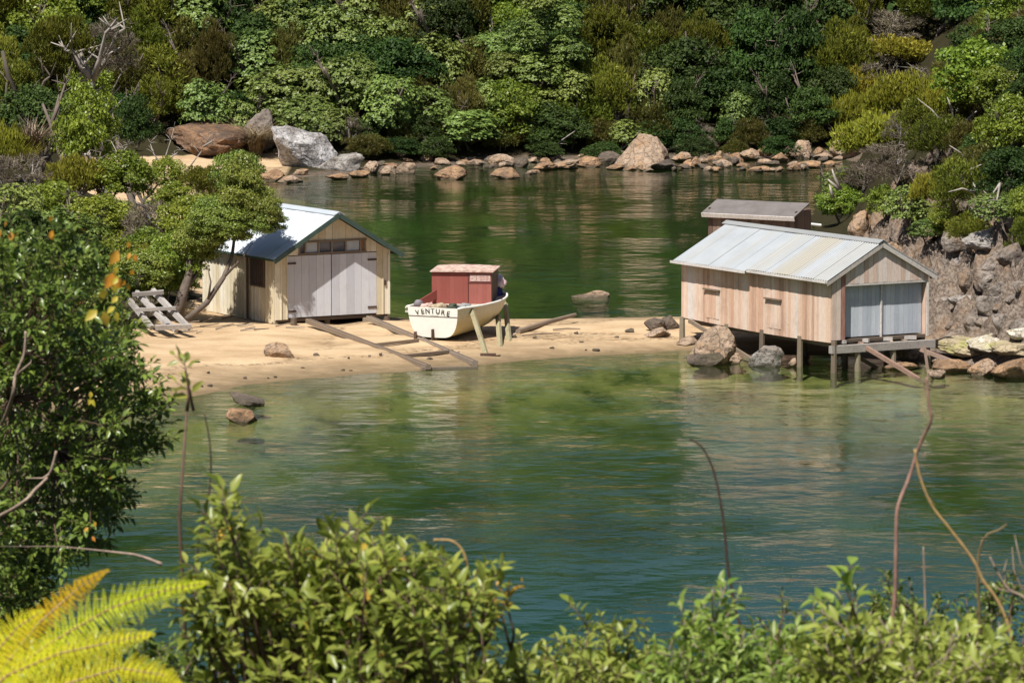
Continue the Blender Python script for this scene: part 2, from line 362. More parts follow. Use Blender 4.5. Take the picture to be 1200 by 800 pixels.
rnd = random.Random(11)
m_pink = M_planks('weathered_pink_boards', [(.36,.26,.21),(.58,.35,.24),(.66,.46,.35),(.72,.57,.47),(.68,.61,.57)], dirt=.34, dirtcol=(.16,.10,.075))
m_front = M_planks('weathered_front_boards', [(.28,.12,.09),(.50,.36,.29),(.64,.50,.42),(.68,.60,.56)], dirt=.3, dirtcol=(.14,.10,.09))
m_bluedoor = M_planks('faded_blue_grey_boards', [(.40,.44,.51),(.48,.52,.58),(.56,.59,.64)], dirt=.35, dirtcol=(.25,.27,.32))
q = NT('corrugated_iron'); t = q.attr(); n1 = q.noise(1.2, 5, .6); n2 = q.noise(5, 5, .7, stretch=(.4, 3, 1))
base = q.mix(n1, (.27,.295,.325), (.40,.425,.455)); rust = q.mix(n2, (.27,.235,.18), (.40,.37,.30))
c = q.mix(q.math('ADD', t, q.math('MULTIPLY', q.math('SUBTRACT', n2, .5), .7), True), base, rust)
q.l(c, q.b.inputs['Base Color']); q.b.inputs['Roughness'].default_value = .5; q.b.inputs['Metallic'].default_value = .25; m_iron = q.m
q = NT('whitish_iron'); n1 = q.noise(1.2, 5, .6, stretch=(.3, 4, 1)); c = q.mix(n1, (.43,.48,.54), (.58,.62,.67))
q.l(c, q.b.inputs['Base Color']); q.b.inputs['Roughness'].default_value = .45; q.b.inputs['Metallic'].default_value = .2; m_iron2 = q.m
m_fascia = M_planks('flaking_white_fascia', [(.38,.33,.30),(.52,.48,.45),(.66,.62,.6)], grain=(2,2,2))
m_pile = M_planks('old_pile_timber', [(.10,.07,.05),(.18,.14,.10),(.27,.23,.16)], grain=(3,3,1))

def right_shed():
    TH = R(30); X0, Y0 = 11.02, 147.9; W_, L_ = 4.05, 9.65; FZ, EZ, RZ = 1.12, 3.30, 4.40
    root = empty('boat_shed', (X0, Y0, 0), TH)
    tag(root, 'weathered pinkish vertical board boat shed standing on piles over the water', 'boat shed')
    roofz = lambda x: RZ - abs(x - W_ / 2) / (W_ / 2) * (RZ - EZ)
    # side wall
    mb = MB(); w = .145; n = int(L_ / w)
    def tf(i):
        base = .5 + .2 * math.sin(i * .55) + rnd.uniform(-.24, .24)
        return min(1, max(0, base + (.25 if i > n - 8 else 0)))
    vboards(mb, ((0, 0), (0, L_ / n), (-1, 0)), lambda s: FZ - .10 - .05 * math.sin(s * .06), EZ - .02, n, 1.0, rnd=rnd, tf=tf)
    mb.box((.0, .03, FZ + .01), (.06, L_ - .03, EZ - .05), .4); sw = mb.build('side_wall', m_pink, root)
    for y in (3.1, 7.1):     # two board hatches with a drip ledge above
        mb = MB()
        for k in range(4): mb.box((-.045, y + .22 * k + .004, 1.2), (-.03, y + .22 * (k + 1) - .004, 2.18), rnd.uniform(.3, .8))
        h = mb.build('hatch', m_pink, root); e = MB(); e.bar((-.09, y - .06, 2.24), (-.09, y + .96, 2.24), .1, .05, .2); e.build('ledge', m_timber, h)
    mb = MB(); vboards(mb, ((W_, 0), (0, L_ / n), (1, 0)), FZ, EZ - .02, n, 1.0, rnd=rnd); mb.box((W_ - .06, .03, FZ + .01), (W_, L_ - .03, EZ - .05)); mb.build('side_wall', m_pink, root)
    # front wall: boards beside the door and the gable
    mb = MB(); dz1 = 3.0; dx0, dx1 = .56, 4.0
    vboards(mb, ((0, 0), (1, 0), (0, -1)), FZ - .02, lambda s: roofz(s) - .05, 3, .185, rnd=rnd, tf=lambda i: (.55, .75, .05)[i])
    nb = int((W_ - dx0) / .185)
    vboards(mb, ((dx0, 0), (1, 0), (0, -1)), dz1 + .03, lambda s: roofz(dx0 + s) - .05, nb, (W_ - dx0) / nb, rnd=rnd, tf=lambda i: rnd.uniform(.3, 1))
    mb.build('front_wall', m_front, root)
    mb = MB(); mb.box((dx0, -.03, dz1 - .05), (W_, .02, dz1 + .03), .5); mb.bar((W_ - .02, -.03, FZ - .05), (W_ - .02, -.03, dz1 - .06), .07, .05, .8, up=(0,1,0)); mb.build('door_frame', m_fascia, root)
    mb = MB(); mb.box((.03, L_ - .05, FZ), (W_ - .03, L_, EZ - .05)); nb = 22
    vboards(mb, ((0, L_), (1, 0), (0, 1)), FZ, lambda s: roofz(s) - .05, nb, W_ / nb, rnd=rnd); mb.build('back_wall', m_pink, root)
    mid = dx0 + 1.66
    for a, b in ((dx0, mid - .03), (mid + .03, dx1 - .04)):
        mb = MB(); nb = 9
        vboards(mb, ((a, .26), (1, 0), (0, -1)), FZ + .03, dz1 - .07, nb, (b - a) / nb, jit=.006, rnd=rnd)
        d = mb.build('door', m_bluedoor, root)
    e = MB(); e.bar((mid, .2, FZ - .02), (mid, .2, dz1 - .06), .06, .05, .9, up=(0,1,0)); e.build('door_strip', m_fascia, root)
    # roof
    OV = .17; ex0 = -.32; ex1 = W_ + .3
    zl = lambda x: RZ + .07 - abs(x - W_ / 2) / (W_ / 2) * (RZ - EZ)
    def rt(y): s = y + OV; return .66 if 2.0 < s < 3.55 else (.22 if s < 5 else .06) + .12 * math.sin(s * 3)
    mb = MB(); roof_slope(mb, W_ / 2, zl(W_ / 2), ex0, zl(ex0), -OV, 4.9, tf=rt)
    roof_slope(mb, W_ / 2, zl(W_ / 2) - .012, ex0 - .08, zl(ex0 - .08) - .012, 4.9, L_ + .06, tf=rt)
    roof_slope(mb, W_ / 2, zl(W_ / 2), ex1, zl(ex1), -OV, L_ + .06, tf=rt); rf = mb.build('roof', m_iron, root)
    mb = MB(); c0 = W_ / 2
    for s in (-1, 1): mb.add([(c0, -OV - .02, RZ + .115), (c0 + s * .2, -OV - .02, RZ + .005), (c0 + s * .2, L_ + .2, RZ + .005), (c0, L_ + .2, RZ + .115),
                            (c0, -OV - .02, RZ + .10), (c0 + s * .2, -OV - .02, RZ - .01), (c0 + s * .2, L_ + .2, RZ - .01), (c0, L_ + .2, RZ + .10)], [(0,1,2,3),(7,6,5,4),(0,4,5,1),(1,5,6,2)], .3)
    mb.build('ridge_cap', m_iron, rf)
    for ex in (ex0, ex1):
        b = MB(); b.bar((c0, -OV + .03, RZ - .05), (ex, -OV + .03, zl(ex) - .12), .035, .17, rnd.random(), up=(0,0,1)); b.build('barge_board', m_fascia, root)
    b = MB(); b.bar((ex0 + .01, -OV, zl(ex0) - .06), (ex0 + .01, 4.9, zl(ex0) - .06), .03, .09, .9); b.bar((ex0 - .07, 4.9, zl(ex0 - .08) - .06), (ex0 - .07, L_ + .2, zl(ex0 - .08) - .06), .03, .09, .9); b.build('eave_board', m_fascia, root)
    # floor and beams
    b = MB(); b.box((.05, .05, FZ - .12), (W_ - .05, L_ - .05, FZ - .02)); b.build('floor', m_darktimber, root)
    b = MB(); b.bar((-.15, -.18, .80), (W_ + .15, -.18, .80), .22, .26, .5); b.build('beam', m_greytimber, root)
    b = MB(); b.bar((.3, .1, .92), (.3, L_ - .1, .92), .16, .18, .4); b.build('beam', m_timber, root)
    b = MB(); b.bar((W_ - .1, .1, .92), (W_ - .1, L_ - .1, .92), .16, .18, .4); b.build('beam', m_timber, root)
    b = MB()
    for k in range(4): b.bar((.5 + k * 1.0, -.12, FZ - .09), (.5 + k * .55, .7, FZ - .09), .12, .12, .9)
    b.build('joist', m_greytimber, root)
    c_, s_ = math.cos(TH), math.sin(TH)
    for lx, ly in [(-.02,-.2),(-.02,1.9),(-.02,4.3),(-.02,6.6),(-.02,9.6),(1.0,-.16),(2.5,-.16),(3.95,-.16),(2.1,2.2),(2.1,4.8),(4.0,2.4),(4.0,5),(4.0,7.5),(2.1,7.5),(2.0,9.6)]:
        wx, wy = X0 + c_ * lx - s_ * ly, Y0 + s_ * lx + c_ * ly; g = tz(wx, wy)
        top = .68 if ly < -.1 and lx > .5 else FZ - .03
        if g > top - .1: continue
        b = MB(); b.tube([(lx + rnd.uniform(-.04,.04), ly, g - .3), (lx, ly, top)], [.12, .10], 8, rnd.random()); b.build('pile', m_pile, root)
    b = MB(); b.bar((-.1, 9.0, 1.0), (-.12, 4.5, -.1), .09, .14, .5); b.build('brace', m_timber, root)
    b = MB(); b.bar((.9, .5, .7), (2.4, .5, -.1), .08, .12, .3); b.build('brace', m_darktimber, root)
    return root
shedR = right_shed()
# launching rails in front of the right shed
TR = R(30)
def rloc(lx, ly, z): return Vector((11.02 + math.cos(TR) * lx - math.sin(TR) * ly, 147.9 + math.sin(TR) * lx + math.cos(TR) * ly, z))
r = empty('launching_rails', rloc(1.6, 0, 0), TR); tag(r, 'pair of brown timber rails sloping from the right shed doors into the water', 'slipway')
MI = Matrix.Translation(rloc(1.6, 0, 0)) @ Matrix.Rotation(TR, 4, 'Z'); MI = MI.inverted()
m_rail = M_planks('reddish_rail_timber', [(.22,.13,.10),(.36,.25,.20),(.46,.36,.30)], grain=(2,2,2))
for p, qq in (((1000, 398), (1090, 452)), ((1044, 396), (1165, 442))):
    a = at(p[0], p[1], 148.8 if p[0] < 1020 else 149.9); z = -.25; rr = ray(*qq); b_ = Vector((0, 0, CAM_H)) + rr * ((z - CAM_H) / rr.z)
    b = MB(); b.bar(MI @ a, MI @ b_, .13, .13, rnd.random()); b.build('rail', m_rail, r)
b = MB(); b.bar(MI @ at(1083, 404, 147.2), MI @ at(1089, 446, 147.0), .07, .07, .4, up=(0,1,0)); b.build('post', m_rail, r)

def privy():
    o = at(880, 268, 163.0); root = empty('lean_to_hut', (o.x, 162.6, 0), R(0)); th = R(-32)
    root.rotation_euler = (0, 0, th)
    tag(root, 'small brown board lean-to with a flat grey sloping roof, behind the pink shed', 'hut')
    g = -.4; zt = at(885, 247, 162.6).z
    mb = MB(); vboards(mb, ((-1.85, 0), (1, 0), (0, -1)), g, zt - .12, 20, .185, rnd=rnd); mb.box((-1.85, 0, g), (1.85, .05, zt - .15)); mb.build('front_wall', m_darkb, root)
    mb = MB(); vboards(mb, ((-1.85, .0), (0, 1), (-1, 0)), g, zt + .05, 7, .18, rnd=rnd); mb.box((-1.85, .06, g), (-1.57, 1.25, zt)); mb.build('side_wall', m_darkb, root)
    mb = MB(); vboards(mb, ((1.85, .0), (0, 1), (1, 0)), g, zt + .05, 7, .18, rnd=rnd); mb.build('side_wall', m_darkb, root)
    mb = MB(); vboards(mb, ((-1.85, 1.26), (1, 0), (0, 1)), g, zt + .1, 20, .185, rnd=rnd); mb.build('back_wall', m_darkb, root)
    M = Matrix.Translation((0, 0, zt - .08)) @ Matrix.Rotation(R(20), 4, 'X')
    mb = MB(); mb.box((-2.02, -.28, 0), (1.98, 1.0, .05), .6, M); rf = mb.build('roof', m_roof3, root)
    mb = MB(); mb.box((-2.02, -.32, -.12), (1.98, -.283, .045), .9, M); mb.build('fascia', m_fascia, rf)
    return root
m_darkb = M_planks('dark_brown_boards', [(.10,.06,.045),(.17,.11,.08),(.24,.17,.13)])
m_roof3 = M_plain('grey_brown_roofing', (.17,.15,.145), .25, 2, .8)
privy()
b = MB(); b.tube([at(933, 261, 163.6), at(962, 264, 163.9)], .055, 8); o = b.build('drain_pipe', M_plain('white_pipe', (.7,.72,.72), .1)); tag(o, 'short white pipe sticking out beside the grey lean-to roof', 'pipe')
tag(o, None)

m_cream = M_planks('cream_painted_boards', [(.60,.52,.37),(.70,.63,.48),(.76,.70,.57),(.80,.76,.66)], dirt=.4, dirtcol=(.36,.28,.17))
m_lav = M_planks('faded_white_door_boards', [(.50,.51,.56),(.57,.58,.63),(.63,.64,.69)], dirt=.4, dirtcol=(.42,.40,.42), bump=.2)
m_greenpaint = M_plain('dark_green_paint', (.05,.085,.07), .3, 3, .5)
q = NT('window_glass'); q.b.inputs['Base Color'].default_value = (.10,.11,.13,1); q.b.inputs['Roughness'].default_value = .08; m_glass = q.m
m_rust = M_plain('rusty_iron', (.10,.055,.035), .4, 8, .8)
def left_shed():
    TH = R(30); o = at(322, 375, 160.4); X0, Y0 = o.x, 160.4; W_, L_ = 4.85, 6.0; FZ, EZ, RZ = .52, 2.98, 4.42
    root = empty('boat_shed', (X0, Y0, 0), TH)
    tag(root, 'cream painted boat shed with pale roof and double doors on the sand', 'boat shed')
    roofz = lambda x: RZ - abs(x - W_ / 2) / (W_ / 2) * (RZ - EZ)
    for x, nx_ in ((0, -1), (W_, 1)):
        mb = MB(); n = 20
        vboards(mb, ((x, 0), (0, 1), (nx_, 0)), .38, EZ - .03, n, L_ / n, rnd=rnd, batten=.045)
        mb.box((x if nx_ < 0 else x - .06, .03, .42), (x + .06 if nx_ < 0 else x, L_ - .03, EZ - .05))
        sw = mb.build('side_wall', m_cream, root)
        if nx_ < 0:
            b = MB(); b.box((-.075, .75, 1.75), (-.045, 1.75, 2.78), .3); wd = b.build('window', m_glass, root)
            b = MB()
            for k in range(6): b.bar((-.10, .80 + k * .18, 1.75), (-.10, .80 + k * .18, 2.78), .035, .03, .3, up=(1,0,0))
            b.build('bars', m_rust, wd)
            b = MB()
            for z in (1.72, 2.8): b.bar((-.09, .68, z), (-.09, 1.82, z), .06, .07, .5)
            for y in (.71, 1.79): b.bar((-.09, y, 1.75), (-.09, y, 2.78), .07, .06, .5, up=(1,0,0))
            b.build('frame', m_darktimber, wd)
            b = MB(); b.tube([(-.14, 2.0, .4), (-.14, 2.0, 2.9)], .045, 8, .3); b.build('dark_upright', m_rust, root)  # thin dark tube running up the side wall
    mb = MB(); vboards(mb, ((0, L_), (1, 0), (0, 1)), .4, lambda s: roofz(s) - .04, 16, W_ / 16, rnd=rnd); mb.build('back_wall', m_cream, root)
    dx0, dx1, dz0, dz1, wz1 = .50, 4.30, .60, 2.90, 3.42
    mb = MB()
    vboards(mb, ((0, 0), (1, 0), (0, -1)), FZ, lambda s: roofz(s) - .04, 2, dx0 / 2, rnd=rnd, batten=.04)
    vboards(mb, ((dx1, 0), (1, 0), (0, -1)), FZ, lambda s: roofz(dx1 + s) - .04, 2, (W_ - dx1) / 2, rnd=rnd, batten=.04)
    vboards(mb, ((1.0, 0), (1, 0), (0, -1)), wz1 + .02, lambda s: roofz(1.0 + s) - .04, 10, (3.85 - 1.0) / 10, rnd=rnd)
    vboards(mb, ((dx0, 0), (1, 0), (0, -1)), dz1 + .02, lambda s: roofz(dx0 + s) - .04, 2, .25, rnd=rnd)
    vboards(mb, ((3.85, 0), (1, 0), (0, -1)), dz1 + .02, lambda s: roofz(3.85 + s) - .04, 2, .225, rnd=rnd)
    mb.build('front_wall', m_cream, root)
    # transom lights
    b = MB(); b.box((1.0, 0, dz1 + .05), (3.85, .03, wz1 - .02)); lt = b.build('window', m_glass, root)
    b = MB()
    for z in (dz1 + .05, wz1 - .02): b.bar((.98, -.035, z), (3.87, -.035, z), .07, .07, .5)
    for x in (1.03, 1.28, 1.85, 2.4, 3.0, 3.62, 3.82): b.bar((x, -.03, dz1 + .08), (x, -.03, wz1 - .05), .06, .06, .8, up=(0,1,0))
    b.build('frame', m_timber, lt)
    for pa, pb in ((1.31, 1.8), (3.04, 3.58)): b = MB(); b.box((pa, -.012, dz1 + .1), (pb, -.004, wz1 - .06), .6); b.build('pane', m_bluedoor, lt)
    b = MB(); b.box((3.65, -.012, dz1 + .1), (3.80, -.004, wz1 - .06), .2); b.build('panel', M_plain('rust_board', (.35,.17,.08), .3), lt)
    mid = 2.38
    for a, b2, hx in ((dx0, mid - .015, dx0), (mid + .015, dx1, dx1)):
        mb = MB(); vboards(mb, ((a, -.01), (1, 0), (0, -1)), dz0 - .02, dz1 - .01, 6, (b2 - a) / 6, jit=.004, rnd=rnd); d = mb.build('door', m_lav, root)
        for z in (2.62, .82):
            e = MB(); s = 1 if hx == dx0 else -1; e.box((min(hx, hx + s * .38), -.062, z - .035), (max(hx, hx + s * .38), -.046, z + .035), .3); e.build('hinge', m_rust, d)
    b = MB(); b.box((W_ - .22, -.075, 1.62), (W_ - .14, -.045, 1.8)); b.build('latch', m_rust, root)
    b = MB(); b.bar((W_ - .03, -.06, FZ), (W_ - .03, -.06, EZ - .2), .09, .03, .9, up=(0,1,0)); b.build('corner_board', m_cream, root)
    OV = .62; ex0, ex1 = -.32, W_ + .32; c0 = W_ / 2
    zl = lambda x: RZ + .07 - abs(x - c0) / c0 * (RZ - EZ)
    mb = MB(); roof_slope(mb, c0, zl(c0), ex0, zl(ex0), -OV, L_ + .25); roof_slope(mb, c0, zl(c0), ex1, zl(ex1), -OV, L_ + .25); rf = mb.build('roof', m_iron2, root)
    mb = MB()
    for s in (-1, 1): mb.add([(c0, -OV - .01, RZ + .12), (c0 + s * .22, -OV - .01, RZ - .0), (c0 + s * .22, L_ + .2, RZ - .0), (c0, L_ + .2, RZ + .12),
                            (c0, -OV - .01, RZ + .10), (c0 + s * .22, -OV - .01, RZ - .02), (c0 + s * .22, L_ + .2, RZ - .02), (c0, L_ + .2, RZ + .10)], [(0,1,2,3),(7,6,5,4),(0,4,5,1),(1,5,6,2)], .3)
    mb.build('ridge_cap', m_iron2, rf)
    for ex in (ex0, ex1):
        b = MB(); b.bar((c0, -OV + .0, RZ - .02), (ex, -OV + .0, zl(ex) - .1), .035, .17); b.build('barge_board', m_greenpaint, root)
    b = MB(); b.bar((ex0 + .01, -OV, zl(ex0) - .05), (ex0 + .01, L_ + .2, zl(ex0) - .05), .03, .08); b.bar((ex1 - .01, -OV, zl(ex1) - .05), (ex1 - .01, L_ + .2, zl(ex1) - .05), .03, .08); b.build('eave_board', m_greenpaint, root)
    b = MB(); b.box((.05, .02, FZ - .1), (W_ - .05, L_ - .05, FZ + .02)); b.build('floor', m_darktimber, root)
    c_, s_ = math.cos(TH), math.sin(TH)
    for lx, ly, ex in [(.62,-.35,.16),(.05,.1,0),(3.75,-.2,0),(W_-.1,-.02,0),(2.3,.2,0),(W_-.1,1.6,0),(W_-.1,3.4,0),(.1,3.0,0),(2.3,2.5,0)]:
        g = tz(X0 + c_ * lx - s_ * ly, Y0 + s_ * lx + c_ * ly)
        b = MB(); b.tube([(lx, ly, g - .2), (lx, ly, FZ - .08 + ex)], [.13, .12], 8, rnd.random()); b.build('pile', m_pile, root)
    return root, TH
shedL, THL = left_shed()

# slipway of the left shed lying on the sand
def ground_at(px, py, dz=0):
    h = hit(px, py); return Vector((h.x, h.y, tz(h.x, h.y) + dz))
slip = empty('slipway', ground_at(440, 405)); tag(slip, 'timber slipway of two rails and crossbars lying on the sand before the cream shed', 'slipway')
o0 = slip.location.copy()
for a, b_ in (((361, 383), (502, 434)), ((432, 380), (557, 429))):
    A_, B_ = ground_at(*a, .22), ground_at(*b_, .14)
    for k in range(1):
        mb = MB(); mid_ = (A_ + B_) / 2 + Vector((0, 0, .01)); mb.bar(A_ - o0, B_ - o0, .2, .17, rnd.uniform(.5, .9)); ra = mb.build('rail', m_timber, slip)
    mb = MB(); up_ = Vector((0, 0, .085)); mb.bar(A_ - o0 + up_, B_ - o0 + up_, .05, .02, .6); mb.build('rail_strip', m_rust, ra)
for a, b_ in (((494, 434), (559, 430)), ((474, 419), (530, 414)), ((440, 407), (490, 401)), ((455, 383), (436, 378))):
    A_, B_ = ground_at(*a, .06), ground_at(*b_, .06); mb = MB(); mb.bar(A_ - o0, B_ - o0, .14, .1, rnd.random()); mb.build('crossbar', m_timber, slip)
for i, (a, b_, lab) in enumerate((((607, 392), (674, 378), 'thick weathered pole lying on the sand behind the boat, the upper one'), ((612, 397), (656, 392), 'thin grey stick lying on the sand below the thick pole'), ((648, 389), (680, 388), 'short thin stick lying to the right of the thick pole'))):
    A_, B_ = ground_at(*a, .08), ground_at(*b_, .3 if i == 0 else .05); mb = MB(); mb.tube([A_, (A_ + B_) / 2 + Vector((0,0,.03)), B_], [.11, .09, .07] if i == 0 else [.03, .03, .02], 7); o = mb.build('driftwood_pole', m_timber); tag(o, lab, 'pole')

# ------------------------------------------------------------------ boat
m_hull = M_plain('cream_hull_paint', (.74,.71,.60), .12, 1.5, .45)
q = NT('hull_paint'); n1 = q.noise(1.4, 5, .6); n2 = q.noise(6, 5, .7, stretch=(1,1,2))
zz = q.n('SeparateXYZ'); q.l(q.n('TexCoord').outputs['Object'], zz.inputs[0])
st = q.n('MapRange', _clamp=True); q.l(q.math('ADD', zz.outputs[2], q.math('MULTIPLY', n1, .5)), st.inputs[0]); st.inputs[1].default_value = 1.45; st.inputs[2].default_value = .75
c = q.mix(q.math('MULTIPLY', st.outputs[0], .75), (.76,.71,.56), (.62,.48,.18)); c = q.mix(q.ramp(n2, [(.58, 0.0), (.68, .6)]), c, (.35,.24,.12))
q.l(c, q.b.inputs['Base Color']); q.b.inputs['Roughness'].default_value = .5; m_hullside = q.m
m_red = M_planks('faded_red_paint', [(.19,.045,.035),(.25,.065,.05),(.30,.10,.08)], grain=(2,2,1), dirt=.45, dirtcol=(.22,.07,.05), bump=.15)
m_flake = M_plain('flaking_white_paint', (.66,.56,.48), .5, 5, .8, c2=(.30,.13,.10))
m_white = M_plain('white_paint', (.80,.79,.74), .08, 4, .5)
m_ink = M_plain('dark_lettering', (.03,.04,.035), .2, 8, .6)
BO = Vector((at(509, 400, 155.2).x, 155.2, 0)); bz = tz(BO.x, BO.y); BO.z = bz
boat = empty('beached_boat', BO, R(-25)); tag(boat, 'beached white and cream boat named VENTURE with a faded red cabin, propped on timber legs', 'boat')
LB = 4.9
def bm_(t): return (1.0 + .24 * math.sin(min(t / .5, 1) * math.pi / 2)) if t < .5 else 1.24 * math.sqrt(max(0, 1 - ((t - .5) / .5) ** 2.2)) + .02
def sheer(t): return 1.20 - .10 * t + .30 * t ** 2.2
def keel(t): return .10 + .16 * t * t + (.85 * max(0, (t - .6) / .4) ** 2)
def hullpt(t, u, s):
    B = bm_(t); z0, z1 = keel(t), sheer(t); full = .40 + .55 * t
    x = B * math.sin(u * math.pi / 2) ** full; z = z0 + (z1 - z0) * (1 - math.cos(u * math.pi / 2)) ** (.95 - .2 * t)
    return Vector((s * x, t * LB - (.12 * (z - z0) if t == 0 else 0), z))
NTt, NU = 26, 12
mb = MB()
for s in (-1, 1):
    for i in range(NTt):
        for j in range(NU):
            q4 = [hullpt(i / NTt, j / NU, s), hullpt((i + 1) / NTt, j / NU, s), hullpt((i + 1) / NTt, (j + 1) / NU, s), hullpt(i / NTt, (j + 1) / NU, s)]
            mb.add(q4, [(0,1,2,3) if s > 0 else (3,2,1,0)])
hull = mb.build('hull', m_hullside, boat, smooth=True)
mb = MB()   # transom
ring = [hullpt(0, j / NU, -1) for j in range(NU, 0, -1)] + [hullpt(0, j / NU, 1) for j in range(0, NU + 1)]
ring = [p + Vector((0, -.015, 0)) for p in ring]
cc = Vector((0, -.09, .75)); nr = len(ring)
mb.add(ring + [p + Vector((0, .05, 0)) for p in ring], [tuple(range(nr)), tuple(range(2 * nr - 1, nr - 1, -1))] + [(i, i + nr, (i + 1) % nr + nr, (i + 1) % nr) for i in range(nr)])
trn = mb.build('transom', m_white, boat)
def tface(x, z): return Vector((x, -.12 * (z - keel(0)) - .019, z))
mb = MB(); mb.bar(tface(-.985, .88) + Vector((0,-.004,0)), tface(.985, .88) + Vector((0,-.004,0)), .012, .016); mb.build('seam', m_dark, trn)
def letter_mesh(ch, size, mat_, ext=.004):
    cu = bpy.data.curves.new('lettering', 'FONT'); cu.body = ch; cu.size = size; cu.extrude = ext; cu.offset = size * .022; cu.resolution_u = 3; cu.align_x = 'CENTER'
    ob = bpy.data.objects.new('lettering', cu); col.objects.link(ob); dg = bpy.context.evaluated_depsgraph_get()
    me = bpy.data.meshes.new_from_object(ob.evaluated_get(dg)); me.materials.clear(); me.materials.append(mat_)
    bpy.data.objects.remove(ob); bpy.data.curves.remove(cu); return me
vs, fs = [], []
for i, ch in enumerate('VENTURE'):
    u = (i - 3) / 3; me = letter_mesh(ch, .25, m_ink); x = u * .60; z = 1.0 - .07 * u * u
    M = Matrix.Translation(tface(x, z) + Vector((0, -.012, 0))) @ Matrix.Rotation(R(90) , 4, 'X') @ Matrix.Rotation(-u * R(14), 4, 'Z')
    n0 = len(vs); vs += [M @ v.co for v in me.vertices]; fs += [tuple(k + n0 for k in p.vertices) for p in me.polygons]
mb = MB(); mb.add(vs, fs); mb.build('name_lettering', m_ink, trn)
mb = MB(); mb.bar(tface(-.12, .925), tface(.22, .918), .006, .008); mb.build('small_lettering', M_plain('faint_lettering', (.5,.47,.4), .1), trn)
mb = MB()   # deck
for i in range(NTt):
    a, b_ = i / NTt, (i + 1) / NTt
    for s in (-1, 1):
        q4 = [(0, a * LB, sheer(a) - .05), (s * bm_(a) * .97, a * LB, sheer(a) - .06), (s * bm_(b_) * .97, b_ * LB, sheer(b_) - .06), (0, b_ * LB, sheer(b_) - .05)]
        mb.add(q4, [(0,1,2,3) if s > 0 else (3,2,1,0)])
mb.build('deck', m_flake, boat)
for s in (-1, 1):
    mb = MB(); mb.tube([hullpt(i / NTt, 1, s) + Vector((s * .03, 0, .0)) for i in range(NTt + 1)], .045, 6); mb.build('gunwale', m_white, boat, smooth=True)
mb = MB(); mb.box((-.04, .1, -.02), (.04, 3.9, .16)); mb.build('keel', m_darktimber, boat)
mb = MB(); mb.box((-.75, -.16, -.1), (-.66, -.09, .3)); mb.box((-.02, -.22, .02), (.02, -.06, .42)); mb.build('rudder_fitting', m_rust, boat)
for z in (1.12, .98):
    mb = MB(); mb.box((-1.13, -.10, z), (-1.0, .05, z + .08)); mb.build('bracket', m_fascia, boat)
# cabin stands a little askew on the hull
m_fadedred = M_plain('faded_red_lettering', (.42,.22,.19), .2)
cabz = 1.16; cab = MB(); CW, CL, CH = 2.2, 1.9, 1.20
cabE = Vector(((at(541, 350, 157.3).x), 157.0, 0))
MWB = (Matrix.Translation(BO) @ Matrix.Rotation(R(-25), 4, 'Z')).inverted()
MC = MWB @ Matrix.Translation((cabE.x, cabE.y, BO.z + cabz)) @ Matrix.Rotation(R(-7), 4, 'Z')
sl_ = .1   # left face leans
for i in range(8): cab.box((-1.1 + i * .168, 0, 0), (-1.1 + (i + 1) * .168 - .002, .04, CH), rnd.uniform(.1, .6), MC)
for i in range(5): cab.box((.26 + i * .168, 0, 0), (.26 + (i + 1) * .168 - .002, .04, CH), rnd.uniform(.6, 1), MC)
cab.box((-1.1, .045, 0), (-1.05, CL, CH - .02), .5, MC); cab.box((-1.04, CL - .04, 0), (1.04, CL, CH - .05), .5, MC)
cabin = cab.build('cabin', m_red, boat)
b = MB(); b.box((1.05, .045, 0), (1.10, CL, CH - .02), .4, MC); b.build('cabin_side', m_darktimber, cabin, )  # side turned from the sun: its shade is put in as a dark colour
b = MB(); b.box((.235, -.025, .0), (.262, .0, CH - .03), .2, MC); b.box((.27, -.02, .76), (1.1, -.002, .79), .1, MC); b.build('trim', M_plain('dark_red', (.10,.025,.02), .2), cabin)
b = MB(); n = 12; CA = .045
for i in range(n):
    x0, x1 = -1.16 + 2.34 * i / n, -1.16 + 2.34 * (i + 1) / n; za, zb = (CH + CA * (1 - (x / 1.2) ** 2) for x in (x0, x1))
    b.add([MC @ Vector(p) for p in ((x0,-.1,za-.02),(x1,-.1,zb-.02),(x1,CL+.08,zb+.02),(x0,CL+.08,za+.02),(x0,-.1,CH-.04),(x1,-.1,CH-.04),(x1,CL+.08,CH-.04),(x0,CL+.08,CH-.04))], [(0,1,2,3),(7,6,5,4),(0,4,5,1),(2,6,7,3),(1,5,6,2),(0,3,7,4)], .5)
b.build('cabin_roof', m_flake, cabin)
b = MB(); b.box((.32, -.018, .83), (1.06, -.002, 1.06), .5, MC); sg = b.build('sign', M_plain('pinkish_white_paint', (.62,.46,.42), .35, 9), cabin)
vs, fs = [], []
for ch, x, sz in (('-', .40, .2), ('I', .55, .24), ('0', .72, .2), ('0', .83, .2), ('0', .94, .2)):
    me = letter_mesh(ch, sz, m_red); M = MC @ Matrix.Translation((x, -.021, .875)) @ Matrix.Rotation(R(90), 4, 'X')
    mb = MB(); mb.add([M @ v.co for v in me.vertices], [tuple(p.vertices) for p in me.polygons]); mb.build('digit', m_fadedred, cabin)
